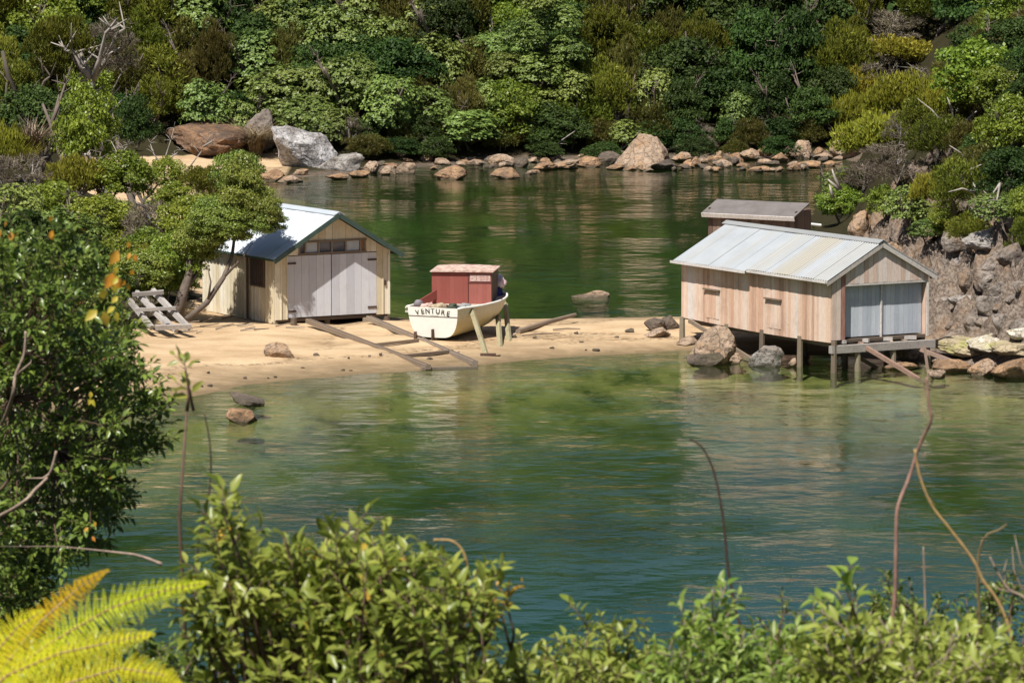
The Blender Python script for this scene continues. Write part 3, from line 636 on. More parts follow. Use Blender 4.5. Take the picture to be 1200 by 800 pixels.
# props (each a leg of timber leaning on the hull, standing on the sand)
m_prop = M_planks('mossy_prop_timber', [(.14,.12,.07),(.26,.23,.13),(.38,.34,.21)], grain=(3,3,1))
for (a, ya, b_, lab) in (((553, 364), 155.5, (570, 416), 'pale mossy timber prop leaning against the boat, nearest one'), ((583, 362), 158.6, (586, 406), 'dark middle timber prop under the boat'), ((592, 356), 160.0, (597, 401), 'upright grey timber prop at the bow of the boat')):
    A_ = at(a[0], a[1], ya); B_ = ground_at(*b_, -.05); mb = MB(); mb.bar(A_, B_, .16, .12, rnd.uniform(.3, .9), up=(.2,1,0)); o = mb.build('boat_prop', m_prop); tag(o, lab, 'timber prop', 'props holding up the boat')
B_ = ground_at(572, 417); mb = MB(); mb.box((-.28, -.1, 0), (.28, .12, .09)); o = mb.build('foot_block', m_rust, loc=(B_.x, B_.y, B_.z - .01)); tag(o, 'small reddish wooden block under the foot of the nearest boat prop', 'block')
mb = MB(); mb.box((-.5, -.15, 0), (.5, .15, .2)); o = mb.build('keel_block', m_darktimber, loc=(BO.x + .35, BO.y + .75, tz(BO.x + .3, BO.y + .6) - .08)); tag(o, 'dark timber block under the keel of the boat', 'block')
# bundles and gear lying on the boat
def lump(name, c, rx, ry, rz, m, seed, amp=.35, sub=3):
    bm = bmesh.new(); bmesh.ops.create_icosphere(bm, subdivisions=sub, radius=1)
    for v in bm.verts:
        n = mnoise.noise(v.co * 1.6 + Vector((seed, 0, 0))) + .5 * mnoise.noise(v.co * 4 + Vector((0, seed, 0)))
        v.co *= 1 + amp * n; v.co.x *= rx; v.co.y *= ry; v.co.z *= rz
    me = bpy.data.meshes.new(name); bm.to_mesh(me); bm.free(); me.polygons.foreach_set('use_smooth', [True] * len(me.polygons)); me.materials.append(m)
    return link(name, me, None, c)
DZ = lambda t: BO.z + sheer(t) - .04
def onboat(x, t, dz=0): v = Matrix.Translation(BO) @ Matrix.Rotation(R(-25), 4, 'Z') @ Vector((x, t * LB, 0)); v.z = DZ(t) + dz; return v
tag(lump('tarpaulin_bundle', at(580, 341, 158.9), .30, .26, .36, M_plain('navy_cloth', (.02,.03,.16), .4, 4, .8), 3), 'navy blue tarpaulin bundle on the foredeck of the boat', 'tarpaulin')
tag(lump('cloth_bundle', at(584, 331, 158.9), .27, .24, .26, M_plain('white_cloth', (.72,.66,.66), .3, 5, .8, c2=(.55,.35,.38)), 8, .5), 'crumpled white and pink cloth on top of the blue tarpaulin', 'cloth')
tag(lump('buoy', onboat(-.78, .06, .12), .17, .14, .16, M_plain('grey_float', (.2,.18,.2), .3, 5), 2, .1), 'dark grey float at the left corner of the boat stern', 'float')
for i, (x, t, rx, lab, m) in enumerate(((-.45, .07, .22, 'pinkish crumpled sack on the stern deck beside the grey float', M_plain('pink_sack', (.6,.42,.36), .4, 6)), (0, .08, .3, 'tan heap of old netting in the middle of the stern deck', M_plain('tan_net', (.45,.36,.24), .5, 12)), (.5, .1, .2, 'dark green coil of rope on the stern deck', M_plain('green_rope', (.05,.07,.04), .5, 12)), (.86, .16, .26, 'grey rolled hose on the right side of the stern deck', M_plain('grey_hose', (.32,.33,.33), .4, 9)))):
    tag(lump('deck_gear', onboat(x, t, .05), rx, .16, .11, m, 10 + i, .5), lab, 'boat gear')
mb = MB(); mb.bar(onboat(-1.1, .18, .0), onboat(-.7, .40, .42), .05, .3, .3); o = mb.build('loose_board', m_red); tag(o, 'short reddish board leaning at the left of the boat cabin', 'board')

# wooden rack leaning in the scrub left of the cream shed
rk = empty('wooden_rack', ground_at(195, 384)); tag(rk, 'broken grey wooden rack leaning in the scrub left of the cream shed', 'rack'); o0 = rk.location.copy()
def seg(a, ya, b_, yb, w, name, m=m_greytimber):
    mb = MB(); mb.bar(at(*a, ya) - o0, at(*b_, yb) - o0, w, w * .8, rnd.random(), up=(.3,1,.2), jit=.2); mb.build(name, m, rk)
yR = 155.6
for a, b_ in (((178, 340), (222, 385)), ((160, 342), (196, 381)), ((168, 350), (207, 388)), ((152, 352), (178, 384))): seg(a, yR + 1.5, b_, yR, .18, 'pole')
seg((155, 345), yR + 1.1, (192, 342), yR + 1.1, .14, 'crossbar'); seg((158, 363), yR + .5, (206, 361), yR + .5, .12, 'crossbar'); seg((182, 384), yR - .2, (224, 382), yR - .2, .16, 'crossbar')
# ------------------------------------------------------------------ rocks
def M_rock(name, a, b, stain, crack=(.06,.045,.035), amt=.7):
    q = NT(name); n = q.noise(1.6, 6, .65, world=True); n2 = q.noise(6, 6, .7, world=True); n3 = q.noise(.9, 4, .6, world=True)
    c = q.mix(q.ramp(n, [(.38, 0.0), (.62, 1.0)]), a, b); c = q.mix(q.ramp(n3, [(.5, 0.0), (.62, amt)]), c, stain)
    c = q.mix(q.ramp(n2, [(.36, .8), (.47, 0.0)]), c, crack)
    vv = q.n('TexVoronoi', Scale=1.7, _feature='DISTANCE_TO_EDGE'); wv = q.n('VectorMath'); wv.operation = 'ADD'; q.l(q.pos((1, 1, 1.4), True), wv.inputs[0]); nc = q.n('TexNoise', Scale=1.5, Detail=4); q.l(nc.outputs['Color'], wv.inputs[1]); q.l(wv.outputs[0], vv.inputs[0]); c = q.mix(q.math('MULTIPLY', q.ramp(vv.outputs[0], [(.01, 1.0), (.05, 0.0)]), .65), c, crack)
    z = q.n('SeparateXYZ'); q.l(q.n('NewGeometry').outputs['Position'], z.inputs[0])
    w = q.n('MapRange', _clamp=True); q.l(q.math('ADD', z.outputs[2], q.math('MULTIPLY', q.math('SUBTRACT', n2, .5), .3)), w.inputs[0]); w.inputs[1].default_value = .18; w.inputs[2].default_value = .02
    c = q.mix(q.math('MULTIPLY', w.outputs[0], .85), c, (.055,.042,.025))
    q.l(c, q.b.inputs['Base Color']); q.b.inputs['Roughness'].default_value = .85
    q.bump(q.math('ADD', n2, q.math('MULTIPLY', n, 1.5)), .9, .12); return q.m
m_rk = {'brown': M_rock('brown_rock', (.28,.20,.14), (.44,.32,.23), (.34,.20,.10)), 'orange': M_rock('orange_rock', (.24,.14,.075), (.44,.27,.15), (.16,.10,.06)),
        'grey': M_rock('grey_rock', (.24,.22,.20), (.42,.39,.37), (.2,.16,.13)), 'pale': M_rock('pale_grey_rock', (.34,.32,.32), (.62,.60,.60), (.14,.12,.11)),
        'dark': M_rock('dark_rock', (.09,.07,.055), (.16,.12,.09), (.07,.06,.03)), 'cliff': M_rock('cliff_rock', (.15,.12,.10), (.30,.26,.23), (.24,.16,.10))}
m_rk['shaded_brown'] = M_rock('shaded_brown_rock', (.13,.075,.045), (.25,.14,.075), (.07,.05,.04))  # brown rock, colours darkened to paint in the shade under the overhang
def rock_mesh(seed, cuts=20, sub=4, rough=.13, flat=1.0):
    rr = random.Random(seed); bm = bmesh.new(); bmesh.ops.create_icosphere(bm, subdivisions=sub, radius=1)
    pl = []
    for _ in range(cuts):
        n = Vector((rr.gauss(0,1), rr.gauss(0,1), rr.gauss(0,1))).normalized(); pl.append((n, rr.uniform(.52, .86)))
    for v in bm.verts:
        for n, d in pl:
            e = v.co.dot(n) - d
            if e > 0: v.co -= n * e * .93
        s = Vector((seed * 3.1, 0, 0))
        v.co *= 1 + rough * (mnoise.noise(v.co * 1.7 + s) + .5 * mnoise.noise(v.co * 4.5 + s) + .4 * mnoise.noise(v.co * 11 + s))
        if seed == 5: k = 1 - .62 * max(-.4, v.co.z + .1); v.co.x *= k; v.co.y *= k; v.co.z *= 1.25
    me = bpy.data.meshes.new('rock'); bm.to_mesh(me); bm.free(); return me
_rock_cache = {}
def rock(px, py, w, h, kind, look=None, seed=None, cat='rock', group=None, y=None, name='rock', rot=None, depth=None, base=None, smooth=False):
    "px, py: middle of the foot in the photo; w, h in photo pixels"
    g = base or hit(px, py); sc_ = FPX / g.y; rw, rh = w / sc_ / 2, h / sc_
    sd = (seed if seed is not None else random.Random(int(px * 7 + py)).randint(0, 11)) % 12; key = (sd, kind)
    if key not in _rock_cache:
        me = rock_mesh(sd); me.materials.append(m_rk[kind])
        if smooth or sd % 3 == 0: me.polygons.foreach_set('use_smooth', [True] * len(me.polygons))
        _rock_cache[key] = me
    o = link(name, _rock_cache[key]); d = depth or rw * random.Random(sd).uniform(.7, 1.1)
    o.location = (g.x, g.y + d * .45, g.z + rh * .38); o.scale = (rw * 1.15, d * 1.15, rh * .72)
    o.rotation_euler = rot or (random.Random(px).uniform(-.2, .2), random.Random(py).uniform(-.2, .2), random.Random(px + py).uniform(-.35, .35))
    if look: tag(o, look, cat, group)
    return o
GR = 'rocks along the far shore'
# the named boulders
rock(352, 196, 92, 50, 'pale', 'big pale grey slanting boulder above the far shore, the largest one', 4, 'boulder', rot=(.15, .62, .1), depth=1.3)
rock(302, 178, 46, 46, 'cliff', 'grey brown boulder with dry grass on it, left of the big pale boulder', 7, 'boulder')
rock(247, 182, 112, 34, 'shaded_brown', 'long orange brown overhanging rock above the small far beach', 2, 'boulder', rot=(.0, .1, .05))
rock(402, 201, 58, 23, 'grey', 'smooth rounded grey boulder just right of the big pale boulder', 9, 'boulder')
rock(757, 196, 76, 37, 'brown', 'pointed brown pyramid boulder on the far shore', 5, 'boulder', rot=(0, 0, .6))
rock(992, 187, 40, 34, 'brown', 'blocky brown boulder at the right end of the far rocks', 6, 'boulder')
far_rocks = [(318,212,36,14,'orange'),(340,214,30,12,'brown'),(352,206,22,12,'brown'),(436,203,20,15,'brown'),(456,205,22,14,'brown'),(477,204,24,24,'brown'),(420,208,30,11,'orange'),
 (395,211,30,9,'orange'),(446,195,16,10,'dark'),(520,194,20,11,'brown'),(528,210,46,16,'orange'),(541,195,14,8,'brown'),(558,194,22,9,'brown'),(573,190,16,9,'dark'),(593,209,36,17,'orange'),(590,195,32,17,'brown'),(610,196,22,13,'dark'),
 (500,190,18,9,'brown'),(640,199,34,13,'orange'),(622,204,14,6,'brown'),(662,198,42,13,'brown'),(692,196,40,15,'orange'),(716,192,28,19,'dark'),(722,199,24,9,'orange'),(778,199,36,15,'dark'),(798,190,26,14,'brown'),(738,200,18,7,'orange'),
 (806,197,20,8,'orange'),(822,191,18,9,'brown'),(838,189,20,10,'orange'),(848,196,24,8,'brown'),(862,188,18,11,'orange'),(878,188,27,17,'brown'),(872,196,18,8,'orange'),(896,184,20,16,'orange'),(899,193,20,10,'brown'),(913,190,24,13,'orange'),
 (925,183,20,13,'brown'),(941,186,30,26,'brown'),(948,197,32,12,'orange'),(931,196,16,8,'brown'),(965,187,26,10,'brown'),(972,195,18,7,'orange'),(885,201,18,6,'orange'),(912,201,16,6,'brown'),(830,200,16,6,'brown'),(960,180,16,8,'orange'),(480,196,10,8,'brown'),(508,199,12,6,'orange'),(625,191,14,8,'brown')]
rrand = random.Random(3)
for k in range(34): far_rocks.append((rrand.uniform(795, 985), rrand.uniform(182, 202), rrand.uniform(6, 20), rrand.uniform(4, 12), rrand.choice(['brown', 'orange', 'dark'])))
for k in range(34): far_rocks.append((rrand.uniform(410, 800), rrand.uniform(184, 203), rrand.uniform(6, 20), rrand.uniform(4, 10), rrand.choice(['brown', 'dark', 'dark', 'orange'])))
LM = [(0, 'between far beach and big pale boulder'), (378, 'just right of the smooth grey boulder'), (490, 'on the shore under the tall pale tree'), (600, 'just left of the pyramid boulder'), (742, 'just right of the pyramid boulder'), (845, 'in the rubble left of the blocky boulder'), (925, 'in the rubble beside the blocky boulder')]
recs = {}
WORD = {'brown': 'brown', 'orange': 'orange tan', 'dark': 'dark wet', 'grey': 'grey', 'cliff': 'grey brown', 'pale': 'pale grey'}
def rec(o, look, place, px, cat, group): recs.setdefault((look, place), []).append((px, o, cat, group))
for (px, py, w, h, k) in far_rocks:
    o = rock(px, py, w, h * rrand.uniform(.6, .85), k); size = 'large' if w >= 30 else 'middling' if w >= 17 else 'small'
    rec(o, f'{size} {WORD[k]} rock', [t for x, t in LM if px >= x][-1], px, 'rock', GR)
ONES = ['first', 'second', 'third', 'fourth', 'fifth', 'sixth', 'seventh', 'eighth', 'ninth', 'tenth', 'eleventh', 'twelfth', 'thirteenth', 'fourteenth', 'fifteenth', 'sixteenth', 'seventeenth', 'eighteenth', 'nineteenth', 'twentieth']
# beach and shed rocks
for a in [((328,419,36,17,'brown'), 'grey brown rock standing on the sand before the cream shed', 1), ((283,495,42,18,'orange'), 'pale tan rock half sunk at the edge of the front water', 3), ((288,475,50,12,'dark'), 'long dark weedy rock at the left water edge above the pale tan rock', 8),
          ((696,348,50,8,'brown'), 'flat brown rock awash in the bay behind the beach', 10), ((768,388,26,14,'dark'), 'dark rock on the sand left of the pink shed, leftmost one', 2), ((784,386,30,16,'dark'), 'dark rock touching the left end of the pink shed piles', 5), ((770,396,34,10,'brown'), 'low brown rock in front of the dark rocks left of the pink shed', 6), ((738,390,12,5,'dark'), 'tiny dark stone on the open sand left of the pink shed', 4),
          ((836,427,66,38,'brown'), 'large brown boulder under the left end of the pink shed', 7), ((826,428,52,16,'dark'), 'dark wet rock in front of the large boulder under the pink shed', 3), ((900,430,42,30,'grey'), 'rounded tan grey boulder between the piles under the pink shed', 9), ((860,427,30,12,'brown'), 'low brown rock between the two boulders under the pink shed', 11), ((806,404,30,8,'brown'), 'thin flat slab beside the leftmost pile of the pink shed', 0),
          ((1066,424,36,20,'brown'), 'tan rock under the right end of the pink shed door beam', 2), ((1058,433,44,8,'orange'), 'low tan slab in the water under the launching rails', 1), ((1098,428,22,12,'brown'), 'small brown rock right of the launching rail post', 4), ((930,430,12,10,'brown'), 'small brown stone at the foot of a middle pile of the pink shed', 6)]:
    o = rock(*a[0], look=a[1], seed=a[2])
    if a[0][1] == 348: o.rotation_euler = (0, 0, .1); o.scale.z = .62; o.scale.y = .9; o.location.z = -.27
# cliff at the right
crand = random.Random(21)
named = [(1158,300,60,30,'grey',4,'big grey slab on top of the right cliff'),(1182,290,34,24,'grey',8,'grey block at the right edge of the cliff top'),(1125,300,40,26,'cliff',1,'brown block at the left of the cliff top'),
 (1008,300,30,34,'brown',6,'brown rock behind the ridge of the pink shed roof'),(1010,275,26,26,'orange',3,'pinkish rock in the scrub above the pink shed roof'),(1050,305,40,22,'brown',9,'brown rock in the scrub above the pink shed gable')]
for px, py, w, h, k, sd, lb in named: rock(px, py, w, h, k, lb, sd, 'rock')
for row, (py0, lab) in enumerate(((322, 'in the upper part of the right cliff'), (346, 'in the middle of the right cliff'), (366, 'in the lower part of the right cliff'), (388, 'at the foot of the right cliff'))):
    for k in range(6):
        px = 1108 + k * 17 + crand.uniform(-8, 8); w = crand.uniform(14, 40)
        kd = crand.choice(['cliff', 'grey', 'cliff', 'cliff']); o = rock(px, py0 + crand.uniform(-7, 7), w, w * crand.uniform(.45, .75), kd, seed=crand.randint(0, 11)); o.location.z -= w * .006; o.location.y += w * .01
        rec(o, f"{'large' if w > 24 else 'small'} {WORD[kd]} rock", lab, px, 'rock', 'rocks of the right cliff')
m_rk['lichen'] = M_rock('yellow_lichen_rock', (.36,.29,.19), (.46,.38,.25), (.36,.37,.09), crack=(.15,.12,.06))
m_rk['bleached'] = M_rock('bleached_rock', (.44,.38,.28), (.70,.66,.58), (.42,.40,.16), crack=(.2,.16,.1))
for px, py, w, h, k, sd, lb in ((1130,421,84,17,'lichen',2,'long yellow green lichen ledge at the cliff foot, beside the shed'),(1188,422,74,17,'lichen',8,'yellow green lichen ledge at the right edge of the photo'),(1165,408,60,12,'bleached',5,'white bleached ledge at the foot of the right cliff'),(1195,412,40,13,'bleached',3,'white bleached rock at the right edge below the cliff'),
    (1120,436,50,14,'orange',1,'tan shelf rock at the water below the lichen ledge'),(1152,440,44,16,'brown',7,'brown shelf rock at the water, middle of the right shelf'),(1186,444,54,22,'orange',6,'tan shelf rock at the water at the right edge of the photo'),(1100,443,24,10,'brown',10,'brown rock in the water right of the launching rails')):
    rock(px, py, w, h, k, lb, sd, 'ledge' if 'ledge' in lb else 'rock')

# ------------------------------------------------------------------ trees and shrubs
LEAF = {'puka': M_leaf('pale_green_leaves', (.09,.145,.028), (.25,.315,.075), .22), 'olive': M_leaf('olive_leaves', (.07,.095,.012), (.19,.21,.03), .3, trans=.3, spec=.2),
        'brown': M_leaf('brownish_leaves', (.065,.065,.016), (.16,.15,.035), .3, trans=.3, spec=.2), 'dark': M_leaf('dark_green_leaves', (.022,.045,.010), (.065,.11,.022), .35, rough=.6, spec=.2),
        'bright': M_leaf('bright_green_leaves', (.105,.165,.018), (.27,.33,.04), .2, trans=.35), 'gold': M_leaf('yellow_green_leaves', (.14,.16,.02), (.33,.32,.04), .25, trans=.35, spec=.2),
        'grey': M_leaf('grey_twig_foliage', (.10,.08,.055), (.24,.20,.15), .3, trans=.1, spec=.2)}
def norm(a): return a / (np.linalg.norm(a, axis=1, keepdims=True) + 1e-9)
def leaves_np(C, D, U, L, W, rs, cup=.0):
    "C centres of the leaf foot, D leaf direction, U leaf normal, L length, W width -> quads (folded pair of triangles would double the cost)"
    S = norm(np.cross(D, U)); b = C; m = C + D * (L * .45)[:, None]; t = C + D * L[:, None] - U * (L * cup)[:, None]
    V = np.stack([b, m + S * W[:, None] / 2, t, m - S * W[:, None] / 2], 1).reshape(-1, 3)
    F = np.arange(len(C) * 4).reshape(-1, 4); return V, F
def crown_mesh(kind, seed, clumps, per, leafL, leafW, mode, shape='round', spread=.42):
    rs = np.random.RandomState(seed); Vs, Ts = [], []
    # clump centres over an uneven ellipsoid
    cs = []
    tries = 0
    while len(cs) < clumps and tries < 5000:
        tries += 1
        a = rs.uniform(0, 2 * np.pi); z = rs.uniform(-.62, 1) if shape != 'flat' else rs.uniform(.1, 1)
        r = math.sqrt(max(0, 1 - z * z)) if shape != 'plume' else (1 - .55 * max(z, 0)) * .8
        rad = rs.uniform(.55, 1) * (1 + .25 * math.sin(a * 3 + seed)); p = np.array([r * math.cos(a) * rad * .78, r * math.sin(a) * rad * .78, z * (.72 if shape != 'flat' else .3) * rs.uniform(.8, 1.1)])
        if all(np.linalg.norm(p - c) > spread * .62 for c in cs): cs.append(p)
    for c in cs:
        cr = spread * rs.uniform(.65, 1.15) * .62; n = int(per * rs.uniform(.7, 1.3)); tint0 = rs.uniform(-.18, .18)
        d = norm(rs.randn(n, 3)); d[:, 2] = np.abs(d[:, 2]) * 1.0 - .35 * rs.rand(n); d = norm(d)
        rr = cr * rs.uniform(.55, 1.05, n) ** .6
        ax = norm(d + .6 * norm(c[None] + np.array([[0, 0, .4]])) + .25 * rs.randn(n, 3))
        P = c + d * rr[:, None] * np.array([1.15, 1.15, .8 if mode != 'plume' else 1.5])
        if mode == 'rosette':
            k = 6; P = np.repeat(P, k, 0); A = np.repeat(ax, k, 0); A[:, 2] += .4; A = norm(A); X = norm(np.cross(A, rs.randn(len(A), 3)))
            D = norm(A * .42 + X); U = norm(A - D * (A * D).sum(1, keepdims=True)); L = leafL * np.repeat(rs.uniform(.55, 1.3, n), 6) * rs.uniform(.8, 1.15, len(P)); W = L * leafW
            t = np.clip(.5 + tint0 + .25 * rs.randn(len(P)), 0, 1)
            V, F = leaves_np(P, D, U, L, W, rs, .12)
        elif mode == 'plume':
            k = 3; P = np.repeat(P, k, 0); A = np.repeat(ax, k, 0); D = norm(A * .6 + np.array([[0, 0, .8]]) + .55 * rs.randn(len(A), 3)); U = norm(np.cross(D, rs.randn(len(A), 3)))
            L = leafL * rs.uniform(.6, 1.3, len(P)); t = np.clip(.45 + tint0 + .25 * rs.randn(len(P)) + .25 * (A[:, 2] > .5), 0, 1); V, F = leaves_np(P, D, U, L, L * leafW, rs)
        elif mode == 'twig':
            k = 3; P = np.repeat(P, k, 0); A = np.repeat(ax, k, 0); D = norm(A + .5 * rs.randn(len(A), 3)); U = norm(np.cross(D, rs.randn(len(A), 3)))
            L = leafL * rs.uniform(.6, 1.6, len(P)); t = np.clip(.5 + tint0 + .3 * rs.randn(len(P)), 0, 1); V, F = leaves_np(P - D * (L * .5)[:, None], D, U, L, L * leafW, rs)
        else:
            k = 4; P = np.repeat(P, k, 0) + rs.randn(n * k, 3) * leafL * .5; A = np.repeat(ax, k, 0); U = norm(A + .65 * rs.randn(len(A), 3)); D = norm(np.cross(U, rs.randn(len(A), 3)))
            L = leafL * rs.uniform(.4, 1.5, len(P)); t = np.clip(.5 + tint0 + .25 * rs.randn(len(P)), 0, 1); V, F = leaves_np(P, D, U, L, L * leafW, rs)
        Vs.append(V); Ts.append(t)
    V = np.concatenate(Vs); T = np.concatenate(Ts); F = np.arange(len(V)).reshape(-1, 4)
    return np_mesh('crown', V, F, T, LEAF[kind])
def trunk_mesh(seed, m, limbs=6, twigs=4):
    rr = random.Random(seed); mb = MB(); p = Vector((0, 0, -.06)); pts = [p.copy()]; lean = Vector((rr.uniform(-.12, .12), rr.uniform(-.12, .12), 0))
    for k in range(6): p = p + Vector((lean.x + rr.uniform(-.05, .05), lean.y + rr.uniform(-.05, .05), .17)); pts.append(p.copy())
    mb.tube(pts, [.05 - .006 * i for i in range(7)], 7, rr.random())
    for k in range(limbs):
        i = rr.randint(1, 5); a = rr.uniform(0, 6.28); q0 = pts[i]; L = rr.uniform(.25, .5); d = Vector((math.cos(a) * .7, math.sin(a) * .7, rr.uniform(.4, 1.0)))
        l1 = [q0, q0 + d * L * .4, q0 + d * L * .75 + Vector((0, 0, .05)), q0 + d * L]; mb.tube(l1, [.024, .018, .012, .006], 5, rr.random())
        for j in range(twigs):
            e = Vector((rr.uniform(-1, 1), rr.uniform(-1, 1), rr.uniform(0, 1))) * .18; s0 = l1[rr.randint(1, 3)]; mb.tube([s0, s0 + e * .6, s0 + e], [.008, .006, .003], 4, rr.random())
    return mb.mesh('trunk', m, True)
SPEC = {'puka': dict(clumps=38, per=56, leafL=.078, leafW=.50, mode='rosette', spread=.5), 'dark': dict(clumps=26, per=75, leafL=.085, leafW=.55, mode='leaf', spread=.5),
        'bright': dict(clumps=28, per=80, leafL=.075, leafW=.6, mode='leaf', spread=.46), 'olive': dict(clumps=26, per=120, leafL=.13, leafW=.22, mode='plume', spread=.44),
        'brown': dict(clumps=24, per=120, leafL=.13, leafW=.2, mode='plume', shape='plume', spread=.42), 'gold': dict(clumps=30, per=110, leafL=.10, leafW=.34, mode='plume', shape='flat', spread=.4),
        'grey': dict(clumps=22, per=70, leafL=.19, leafW=.07, mode='twig', spread=.5)}
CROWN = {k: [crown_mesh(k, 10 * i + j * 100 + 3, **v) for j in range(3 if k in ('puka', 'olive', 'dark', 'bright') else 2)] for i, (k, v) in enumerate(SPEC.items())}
TRUNK = [trunk_mesh(i, m_bark) for i in range(3)] + [trunk_mesh(i + 9, m_greybark, 8, 6) for i in range(2)]
LOOK = {'puka': ('pale clumpy green tree', 'broadleaf_tree'), 'dark': ('dark green broadleaf tree', 'broadleaf_tree'), 'bright': ('bright green leafy tree', 'leafy_tree'), 'olive': ('olive fine leaved tree', 'fine_leaved_tree'),
        'brown': ('brown feathery tree', 'feathery_tree'), 'gold': ('yellow green flat topped tree', 'flat_topped_tree'), 'grey': ('bare grey twiggy tree', 'twiggy_tree')}
trnd = random.Random(77)
def tree(px, py, w, h, kind, label=None, cat='tree', group=None, trunk=.28, y=None, base=None, shrub=False, name=None):
    "px, py foot in the photo; w, h of the whole tree in photo pixels; trunk = bare share of the height"
    g = base or hit(px, py)
    if y is not None: g = at(px, py, y); g.z = min(g.z, tz(g.x, g.y))
    s_ = FPX / g.y; W, H = w / s_, h / s_
    look, nm = LOOK[kind]
    if shrub: nm = nm.replace('tree', 'shrub')
    root = empty(name or nm, (g.x, g.y, g.z - .05), trnd.uniform(0, 6.28))
    ms = CROWN[kind]; c = link('crown' if not shrub else 'foliage', ms[trnd.randrange(len(ms))], root)
    ch = H * (1 - trunk); c.scale = (W / 2 / .9, W / 2 / .9 * trnd.uniform(.8, 1.0), ch / 2 / .82 if kind != 'gold' else ch / .8); c.location = (0, 0, H * trunk + ch * (.45 if kind != 'gold' else .35)); c.rotation_euler = (trnd.uniform(-.12, .12), trnd.uniform(-.12, .12), 0)
    t = link('trunk' if not shrub else 'stem', (TRUNK[3 + trnd.randrange(2)] if kind in ('grey', 'gold') else TRUNK[trnd.randrange(3)]), root); t.scale = (H * .7, H * .7, H * .85)
    tag(root, label, cat, group); return root

# --- far slope: the trees one picks out, from the photo
far = [  # px, foot py, w, h, kind, trunk
 (570,150,60,60,'puka',.1,None),(675,150,60,70,'puka',.1,None),
 (330,148,90,70,'puka',.08,None),(362,172,80,60,'puka',.1,None),(300,110,80,74,'puka',.08,None),(410,150,86,90,'puka',.1,None),(455,170,80,86,'puka',.1,None),(448,92,66,74,'puka',.1,None),(510,120,70,80,'puka',.1,None),
 (345,60,80,70,'puka',.1,None),(390,175,60,50,'puka',.1,None),(238,160,60,70,'puka',.1,None),(275,165,50,50,'puka',.1,None),
 (545,165,52,76,'brown',.15,None),(520,168,40,66,'brown',.15,None),(712,162,66,90,'olive',.12,'olive brown feathery tree above the gap left of the pyramid boulder'),(735,130,50,80,'brown',.15,None),(570,30,90,66,'bright',.1,'bright green leafy tree at the top edge left of the tall pale tree'),
 (486,60,60,70,'brown',.15,None),(430,60,56,70,'brown',.1,None),(478,110,44,56,'brown',.1,None),(768,160,60,80,'puka',.1,None),(800,172,60,80,'dark',.15,None),(862,158,50,56,'puka',.2,'small bright pale green tree in the dark gully right of the pyramid boulder'),
 (820,110,60,90,'olive',.1,None),(780,90,70,80,'brown',.1,None),(745,60,80,90,'brown',.1,None),(880,120,80,110,'dark',.1,None),(935,130,80,120,'dark',.1,None),(905,165,70,80,'dark',.25,None),(950,172,60,70,'dark',.25,None),(845,60,80,90,'dark',.1,None),(910,60,90,90,'dark',.1,None),(980,70,70,90,'dark',.1,None),(978,160,60,80,'dark',.2,None),
 (700,70,60,80,'brown',.1,None),(600,90,50,60,'dark',.1,None),
 (215,140,50,76,'brown',.2,None),(250,120,60,90,'brown',.1,None),(200,60,80,90,'olive',.1,None),(150,60,90,80,'olive',.1,None),(260,60,80,90,'dark',.1,None),(300,40,60,80,'grey',.1,None),(90,50,80,70,'dark',.1,None),(30,60,90,90,'olive',.1,None),(20,120,80,70,'dark',.1,None)]
TIER = ((45, 'at the top edge'), (95, 'high up'), (140, 'halfway up'), (400, 'at the slope foot'))
FPL = [(0, 'above the far left scrub'), (140, 'above the small far beach'), (290, 'above the big pale boulder'), (400, 'right of the big pale boulder'), (560, 'around the middle tree'), (700, 'above the pyramid boulder'), (820, 'in the dark gully'), (930, 'beside the headland')]
placed = []
def far_rec(o, kind, px, py): rec(o, LOOK[kind][0], [t for y, t in TIER if py < y][0] + ', ' + [t for x, t in FPL if max(px, 0) >= x][-1], px, 'tree', 'trees on the far slope')
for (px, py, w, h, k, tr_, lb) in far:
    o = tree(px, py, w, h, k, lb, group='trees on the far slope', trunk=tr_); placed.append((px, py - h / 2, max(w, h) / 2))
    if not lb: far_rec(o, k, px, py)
def kind_at(px, py, rr):
    if px < 120: ops = ['olive', 'dark', 'bright', 'olive', 'puka']
    elif px < 300: ops = ['olive', 'brown', 'dark', 'olive', 'puka']
    elif px < 560: ops = ['puka', 'dark', 'brown', 'puka', 'dark']
    elif px < 740: ops = ['puka', 'olive', 'dark', 'bright']
    elif px < 840: ops = ['brown', 'olive', 'dark', 'dark']
    else: ops = ['dark', 'dark', 'dark', 'olive']
    return rr.choice(ops)
fr_ = random.Random(4); LM2 = [(0, 'left of the middle tree'), (560, 'under the middle tree'), (700, 'by the pyramid boulder'), (820, 'in the dark gully')]
for row, py in enumerate((-22, 4, 32, 62, 92, 122, 150, 170)):
    px = -30 + (row % 2) * 22
    while px < 1010:
        x = px + fr_.uniform(-9, 9); y = py + fr_.uniform(-7, 7); px += fr_.uniform(38, 54)
        w = fr_.uniform(66, 100); h = fr_.uniform(60, 100) * (.8 if py > 140 else 1)
        if any(abs(x - a) < r * .45 and abs((y - h / 2) - b) < r * .5 for a, b, r in placed): continue
        if x < 320 and py > 160: continue
        k = kind_at(x, y, fr_)
        if x < 320 and py > 135: k = fr_.choice(['dark', 'olive', 'dark']); h *= .7
        if py > 130 and k == 'grey': k = 'dark'
        far_rec(tree(x, y, w, h, k, group='trees on the far slope', trunk=.06), k, x, y)
